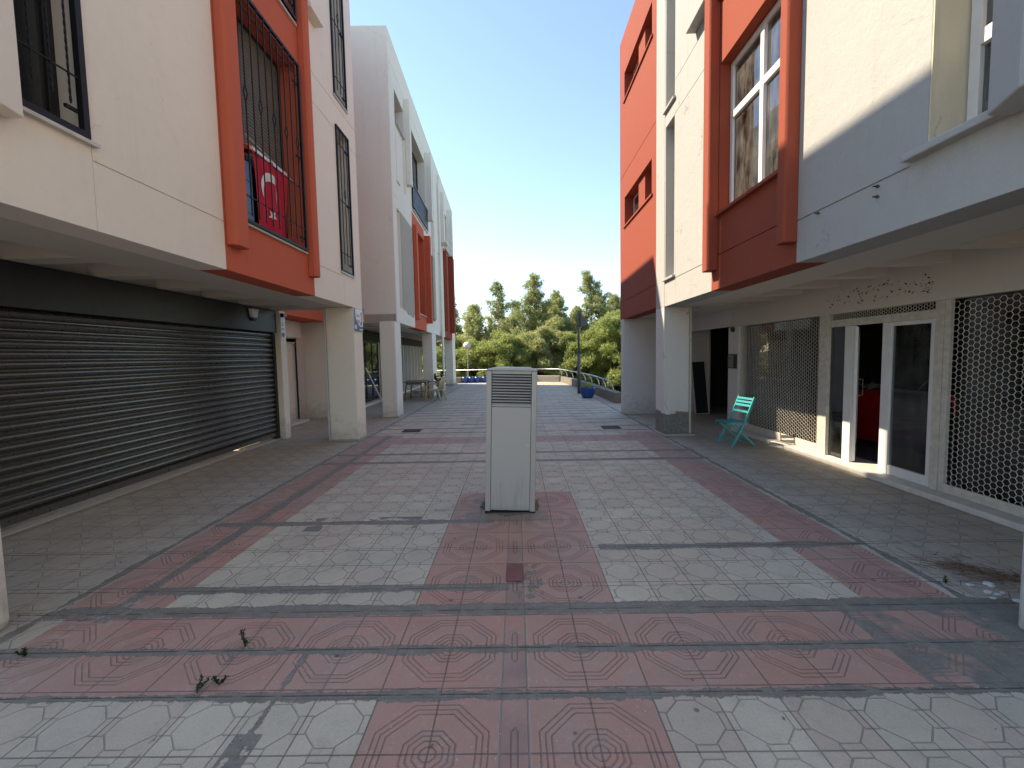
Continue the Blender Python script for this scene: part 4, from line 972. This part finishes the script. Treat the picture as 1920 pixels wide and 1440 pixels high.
t2 = thing('planter_wall', (0, 28.0, 0), 0, 'far low wall closing the terrace behind the blue barrels', 'wall')
MB().hexa([(-9, 0, .002), (1.2, -.9, .002), (1.2, -.6, .002), (-9, .3, .002), (-9, 0, .33), (1.2, -.9, .36), (1.2, -.6, .36), (-9, .3, .33)]).build('base', 'stone', t2, .02)
MB().hexa([(1.22, -.95, .002), (2.6, -1.7, .002), (2.75, -1.4, .002), (1.22, -.6, .002), (1.22, -.95, .38), (2.6, -1.7, .38), (2.75, -1.4, .38), (1.22, -.6, .38)]).build('base', 'concrete', t2, .02)
t = thing('railing', (3.1, 14.2, 0), 0, 'galvanised tube railing with curved posts on the terrace edge wall', 'railing')
rail = [(2.98, 14.2), (3.10, 17.5), (3.02, 20.5), (2.84, 23.5), (2.55, 26.4), (1.2, 27.2), (-9, 28.1)]
L3 = lambda x_, y_, z_: (x_-3.1, y_-14.2, z_)
MB(L3).tube([(x_, y_, .80) for x_, y_ in rail], .028, 8).build('handrail', 'galv', t, smooth=True)
for k in range(9):
    f = k/8; i = 0; yv = 14.25+f*12.1
    for i in range(len(rail)-3):
        if rail[i][1] <= yv <= rail[i+1][1]: break
    g_ = (yv-rail[i][1])/(rail[i+1][1]-rail[i][1]); xv = rail[i][0]+(rail[i+1][0]-rail[i][0])*g_
    P = [(xv, yv, .80), (xv+.11, yv+.0, .74), (xv+.19, yv, .62), (xv+.235, yv, .48), (xv+.25, yv, .33)]
    MB(L3).tube(P, .020, 8).build('post', 'galv', t, smooth=True)
for xv in (.4, -1.4, -3.2, -5, -6.8): MB(L3).tube([(xv, 27.25+(1.2-xv)*.088, .80), (xv, 27.4+(1.2-xv)*.088, .33)], .02, 8).build('post', 'galv', t)
t = thing('street_lamp', (2.66, 18.2, 0), 0, 'dark lamp post with wedge shaped head rising behind the blue pot', 'street lamp')
MB().tube([(0, 0, 0), (0, 0, 1.7)], .075, 10).tube([(0, 0, 1.7), (0, 0, 3.45)], .052, 10).build('pole', 'post', t, smooth=True)
MB().prism([(.06, 3.42), (.40, 2.92), (.34, 2.86), (.06, 2.82)], lambda a, b, t_: (a, t_, b), -.16, .16).build('lamp_head', 'post', t, .01)
MB().box(-.07, .07, -.07, .07, 2.9, 3.0).build('bracket', 'post', t)
def pot(loc, r, h, label, group=None, plant=False):
    t = thing('blue_pot', loc, 0, label, 'pot', group)
    MB().lathe([(r*.62, 0), (r*.72, h*.1), (r*.9, h*.45), (r*1.0, h*.9), (r*1.04, h), (r*.96, h), (r*.9, h*.86)], 22).build('pot_body', 'blue', t, smooth=True)
    MB().lathe([(r*.9, h*.8), (r*.9, h*.86)], 18).build('soil', 'twig', t)
    return t
p_ = pot((2.70, 16.3, 0), .29, .40, 'blue plastic pot standing at the foot of the lamp post')
rr = random.Random(5); m = MB()
for k in range(26): leaves(m, (rr.uniform(-.2, .1), rr.uniform(-.15, .15), .38+rr.random()*.12), 3, .03, .10, rr)
m.build('foliage', 'leafL', p_, fix=False)
def barrel(x_, y_, label):
    t = thing('blue_barrel', (x_, y_, 0), 0, label, 'barrel', 'blue barrels in front of the far terrace wall')
    MB().lathe([(.165, 0), (.18, .02), (.182, .14), (.188, .15), (.182, .16), (.182, .28), (.188, .29), (.18, .30), (.175, .37), (.15, .37), (.15, .34)], 20).build('drum', 'blue', t, smooth=True)
    MB().lathe([(.149, .30), (.149, .335)], 14).build('soil', 'twig', t)
for k, (xx, lb) in enumerate(((-3.27, 'first blue barrel from the left in the row at the far wall'), (-2.87, 'second blue barrel from the left in the row at the far wall'), (-2.47, 'third blue barrel from the left in the row at the far wall'), (-2.0, 'blue barrel nearest the steel cabinet in the row at the far wall'))):
    barrel(xx, 27.12, lb)
t = thing('flower_box', (-3.72, 27.15, 0), 0, 'brown grey planter box beside the far pillar', 'planter'); MB().box(-.2, .2, -.15, .15, 0, .34).build('box', 'stone', t, .01)
MB().box(-.17, .17, -.12, .12, .34, .35).build('soil', 'twig', t)
t = thing('satellite_dish', (-3.3, 29.2, -3.2), 0, 'white satellite dish on a mast before the dark tree at far left', 'satellite dish')
MB().tube([(0, 0, 0), (0, 0, 5.6)], .03, 8).build('mast', 'galv', t)
m = MB(lambda a, b, c: (a*.8, -.12-c*.76, 5.6+b*.8+c*.28)); m.lathe([(0, 0), (.12, .01), (.22, .035), (.31, .075), (.315, .075), (.225, .03), (.12, .004)][:4], 22); m.build('dish', 'white_pl', t, fix=False, smooth=True)
MB().tube([(0, -.12, 5.35), (0, -.42, 5.5), (0, -.5, 5.66)], .012, 6).build('arm', 'galv', t)

# drain gratings
def drain(x_, y_, label):
    t = thing('drain_grating', (x_, y_, .004), 0, label, 'drain cover')
    m = MB(); m.box(-.2, .2, -.15, -.12, 0, .012).box(-.2, .2, .12, .15, 0, .012).box(-.2, -.17, -.12, .12, 0, .012).box(.17, .2, -.12, .12, 0, .012)
    for k in range(8): x0 = -.155+k*.042; m.box(x0, x0+.02, -.12, .12, 0, .010)
    m.build('grate', 'rust', t); MB().box(-.17, .17, -.12, .12, .0005, .002).build('gully', 'black', t)
drain(-2.38, 9.55, 'rusty drain grating near the left pillars'); drain(2.1, 9.55, 'dark drain grating on the right near the damaged pillar')

# weeds
def weed(x_, y_, h, label, seed):
    t = thing('weed', (x_, y_, 0), 0, label, 'weed'); rr = random.Random(seed); st = MB(); lf = MB()
    for k in range(3):
        tx, ty = rr.uniform(-.05, .05), rr.uniform(-.03, .03); hh = h*rr.uniform(.6, 1)
        st.tube([(0, 0, 0), (tx*.5, ty*.5, hh*.5), (tx, ty, hh)], .0022, 4)
        for q in range(9): f = .25+.75*q/8; leaves(lf, (tx*f, ty*f, hh*f), 3, .003, .014, rr)
    st.build('stem', 'leafP', t); lf.build('foliage', 'leafP', t, fix=False)
weed(-1.60, 2.36, .085, 'small green weed growing from the second mortar strip, farther from the camera', 1)
weed(-1.63, 2.02, .08, 'small green weed in the tile joint nearest the camera, at left', 2)
weed(-1.55, 2.07, .05, 'tiny weed sprig just right of the nearest left weed', 3)
weed(-2.82, 2.30, .05, 'tiny weed sprig at the far left end of the mortar strip', 4)
weed(2.98, 2.93, .05, 'tiny weed in the right hand gutter joint', 5)
# dry twigs and chips by the right pillar
rr = random.Random(9); m = MB()
for k in range(230):
    cx = 3.42+rr.gauss(0, .16); cy = 3.0+rr.gauss(0, .10)+(3.42-cx)*.5; a = rr.gauss(2.5, .5); L = rr.uniform(.04, .16); z = rr.uniform(.006, .03)
    m.tube([(cx, cy, z), (cx+math.cos(a)*L, cy+math.sin(a)*L, max(.005, z+rr.uniform(-.015, .015)))], rr.uniform(.0009, .0022), 4, False)
o = m.build('twig_litter', 'twig', fix=False); setp(o, kind='stuff', label='dry reddish brown twigs and needles by the right pillar')
m = MB()
for k in range(16):
    cx = 3.05+rr.random()*.35; cy = 2.45+rr.random()*.5; n = 5; r = rr.uniform(.01, .04); a0 = rr.random()*6
    m.prism([(cx+r*math.cos(a0+6.28*j/n)*rr.uniform(.6, 1.2), cy+r*.7*math.sin(a0+6.28*j/n)) for j in range(n)], lambda a, b, t_: (a, b, t_), .004, rr.uniform(.008, .016))
o = m.build('plaster_chips', 'pvc', fix=False); setp(o, kind='stuff', label='white plaster chips at the foot of the right pillar')

rr = random.Random(21); m = MB()
for k in range(80):
    cx = rr.choice([rr.uniform(-4.8, 4.3), rr.gauss(-3.1, .1), rr.gauss(2.95, .08)]); cy = 1.6+rr.random()**1.7*9; a = rr.uniform(0, 3.14); L = rr.uniform(.006, .018); w_ = L*rr.uniform(.25, .5)
    c_, s_ = math.cos(a), math.sin(a); z = .004
    k0 = m.pts([(cx-c_*L, cy-s_*L, z), (cx+s_*w_, cy-c_*w_, z+.004), (cx+c_*L, cy+s_*L, z+rr.random()*.008), (cx-s_*w_, cy+c_*w_, z+.003)]); m.f.append((k0, k0+1, k0+2, k0+3))
o = m.build('dry_leaves', 'twig', fix=False); setp(o, kind='stuff', label='scattered tiny dry leaves and crumbs on the tiles')

# ------------------------------------------------------------------ trees
def tri_mesh(name, V, F, mat, parent):
    me = bpy.data.meshes.new(name); me.vertices.add(len(V)); me.vertices.foreach_set('co', V.astype(np.float32).ravel())
    me.loops.add(F.size); me.loops.foreach_set('vertex_index', F.astype(np.int32).ravel()); me.polygons.add(len(F))
    me.polygons.foreach_set('loop_start', np.arange(0, F.size, 3, dtype=np.int32)); me.polygons.foreach_set('loop_total', np.full(len(F), 3, dtype=np.int32))
    me.update(); me.validate(); me.materials.append(mt[mat]); o = bpy.data.objects.new(name, me); col.objects.link(o); o.parent = parent; return o
def tufts(C, rng, K, L, wd, upb=.35):
    N = len(C); d = rng.normal(size=(N, K, 3)); d[..., 2] += upb; d /= np.linalg.norm(d, axis=2, keepdims=True)
    s = np.cross(d, rng.normal(size=(N, K, 3))); s /= np.linalg.norm(s, axis=2, keepdims=True)
    l = L*rng.uniform(.6, 1.25, size=(N, K, 1)); c = C[:, None, :]+rng.normal(size=(N, K, 3))*L*.25
    V = np.stack([c-s*wd*.5, c+s*wd*.5, c+d*l], axis=2).reshape(-1, 3); F = np.arange(len(V)).reshape(-1, 3); return V, F
def pine(x_, y_, h, label, seed, kind, r=2, mat='leafD', dens=1.0, lean=(0, 0), z0=-3.2, start=.15):
    rng = np.random.default_rng(seed); t = thing('pine_tree', (x_, y_, z0), 0, label, 'tree', 'pine trees below the terrace')
    tr = MB(); C = []
    H = h
    def tp(f): return Vector((lean[0]*f**1.3, lean[1]*f, H*f))+Vector((math.sin(f*5+seed)*.07, math.cos(f*4+seed)*.07, 0))
    tr.tube([tuple(tp(i/12)) for i in range(13)], [max(.012, .17*(1-i/12.5)*(H/9)) for i in range(13)], 7)
    limbs = MB()
    if kind == 'slim':
        nb = int(64*dens)
        for i in range(nb):
            f = start+(1-start)*(i/nb)**.9; p0 = tp(f); a = i*2.4+rng.uniform(-.4, .4)
            prof = (1-f)**.85*r*rng.choice([.35, .6, .8, 1.0, 1.35])*rng.uniform(.8, 1.1)+.16
            rise = rng.uniform(.3, .95); d = Vector((math.cos(a), math.sin(a), rise)).normalized()
            e = p0+d*prof; mid = p0+d*prof*.5+Vector((0, 0, -.05*prof))
            limbs.tube([tuple(p0), tuple(mid), tuple(e)], [.03, .02, .008], 4, False)
            if rng.random() < .12: continue
            n = int(prof*20*dens)+9
            for k in range(n):
                g_ = 1.08-abs(rng.normal()*.33); q = p0.lerp(e, g_); sp = .10+.16*prof*(1-abs(g_-.7))*.6
                C.append((q.x+rng.normal()*sp, q.y+rng.normal()*sp, q.z+rng.normal()*sp*.8+.05+.25*max(0, g_-.6)*rng.random()))
        V, F = tufts(np.array(C), rng, 8, .23, .05, .7)
    else:
        # broad crown: clumps spread through an ellipsoid volume
        ncl = int(105*dens*(r/2.6)**1.3)
        for i in range(ncl):
            a = rng.uniform(0, 6.283); f = rng.uniform(0, 1)**.8; zc = H*(.18+.82*f)
            rad = r*math.sqrt(max(.03, 1-((f-.32)/.70)**2))*rng.uniform(.45, 1.0)
            c = np.array([math.cos(a)*rad+lean[0]*f, math.sin(a)*rad+lean[1]*f, zc+rng.normal()*.25])
            p0 = tp(max(.1, f*.65)); 
            if i % 3 == 0: limbs.tube([tuple(p0), tuple((p0+Vector(c))/2+Vector((0, 0, -.15))), tuple(c)], [.05, .03, .01], 4, False)
            cr = rng.uniform(.32, .62); n = int(75*(cr/.45)**2)
            dd = rng.normal(size=(n, 3)); dd /= np.linalg.norm(dd, axis=1, keepdims=True); rr_ = cr*rng.uniform(.45, 1.05, size=(n, 1))
            q = c+dd*rr_*np.array([1.15, 1.15, .75]); C.append(q)
        V, F = tufts(np.concatenate(C), rng, 6, .20, .06, .5)
    tr.v += []; o1 = tr.build('trunk', 'bark', t, smooth=True); limbs.build('limbs', 'bark', t, fix=False)
    tri_mesh('crown', V, F, mat, t); return t
# slim pines standing out against the sky  (top heights are above z=-3.2)
pine(-1.55, 38.5, 11.3, 'slim open pine with a bare looking trunk, left of the centre', 11, 'slim', 3.0, 'leafD', 1.15, start=.30)
pine(1.75, 39.0, 11.9, 'tallest slim pine rising straight above the cabinet', 12, 'slim', 3.9, 'leafD', 1.6, start=.22)
pine(4.0, 41.0, 10.7, 'bushier dark pine right of the tallest one', 13, 'slim', 3.8, 'leafD', 1.7, start=.18)
pine(.15, 42.5, 9.9, 'short faint pine between the two tall ones', 14, 'slim', 3.0, 'leafD', 1.3, start=.2)
pine(-6.1, 40.0, 10.4, 'dark dense pine at the far left beside the building', 15, 'slim', 2.9, 'leafD', 1.9, start=.12)
pine(-4.7, 46.0, 10.2, 'thin pine behind the dark left pine', 20, 'slim', 2.6, 'leafD', 1.1, start=.25)
pine(9.4, 38.5, 12.0, 'leaning pine with a bare diagonal trunk at the right', 16, 'slim', 3.4, 'leafD', 1.5, lean=(-3.2, 0), start=.3)
pine(9.3, 41.0, 10.2, 'dense pine behind the leaning pine at the right edge', 17, 'slim', 4.0, 'leafD', 1.7, start=.15)
pine(6.0, 44.0, 8.9, 'small distant pine behind the lamp post', 18, 'slim', 3.0, 'leafD', 1.3, start=.2)
pine(-2.6, 47, 7.6, 'low distant pine at the gap left of the centre', 19, 'slim', 3.2, 'leafD', 1.4, start=.1)
pine(7.4, 47, 8.8, 'hazy distant pine between the lamp post and the leaning pine', 21, 'slim', 3.2, 'leafD', 1.3, start=.15)
pine(3.0, 45, 9.3, 'slender pine top just behind the tallest pine', 22, 'slim', 2.8, 'leafD', 1.2, start=.2)
pine(-.4, 37.0, 8.0, 'bushy mid height pine in front of the short faint pine', 23, 'slim', 3.2, 'leafD', 1.5, start=.1)
pine(-3.5, 38.0, 9.2, 'airy pine filling the gap left of the bare trunk pine', 24, 'slim', 3.4, 'leafD', 1.4, start=.12)
pine(5.6, 38.5, 8.9, 'airy pine right behind the lamp head', 25, 'slim', 3.6, 'leafD', 1.4, start=.12)
pine(2.9, 42.0, 9.6, 'second pine close behind the tallest one', 26, 'slim', 3.4, 'leafD', 1.4, start=.15)
# broad bright pines in front
pine(8.0, 32.5, 7.6, 'broad bright green pine dome at the right behind the railing', 31, 'broad', 3.6, 'leafL', 1.5)
pine(5.0, 33.8, 6.0, 'bright green pine just right of the lamp post', 32, 'broad', 2.7, 'leafL', 1.2)
pine(2.2, 34.5, 6.6, 'mid green broad pine directly behind the cabinet', 33, 'broad', 2.8, 'leafD', 1.5)
pine(-.6, 33.2, 6.0, 'bright green bushy pine left of the cabinet top', 34, 'broad', 2.5, 'leafL', 1.3)
pine(-3.2, 34.3, 5.8, 'bright green bushy pine above the blue barrels', 35, 'broad', 2.5, 'leafL', 1.3)
pine(-5.8, 33.0, 4.9, 'low bright pine seen between the far left pillars', 36, 'broad', 2.4, 'leafL', 1.2)
pine(-8.6, 36.0, 7.6, 'dark pine seen under the far left building', 37, 'broad', 2.8, 'leafD', 1.2)
pine(3.6, 37.5, 7.8, 'dark broad pine between the lamp post and the tallest pine', 38, 'broad', 2.4, 'leafD', 1.2)
pine(11.5, 35.0, 8.0, 'broad pine partly hidden by the right building', 39, 'broad', 3.2, 'leafL', 1.0)
def hedge(x0, x1, y0, y1, n, seed, zt):
    rng = np.random.default_rng(seed); C = []
    for i in range(n):
        c = np.array([rng.uniform(x0, x1), rng.uniform(y0, y1), rng.uniform(-3.0, zt)]); k = 60; dd = rng.normal(size=(k, 3)); dd /= np.linalg.norm(dd, axis=1, keepdims=True)
        C.append(c+dd*rng.uniform(.3, .75, size=(k, 1)))
    V, F = tufts(np.concatenate(C), rng, 5, .2, .055, .5); return V, F
V, F = hedge(-13, 16, 36, 52, 420, 77, 1.6)
o = tri_mesh('undergrowth', V, F, 'leafD', None); setp(o, kind='stuff', label='mass of green undergrowth and far wood below the terrace')
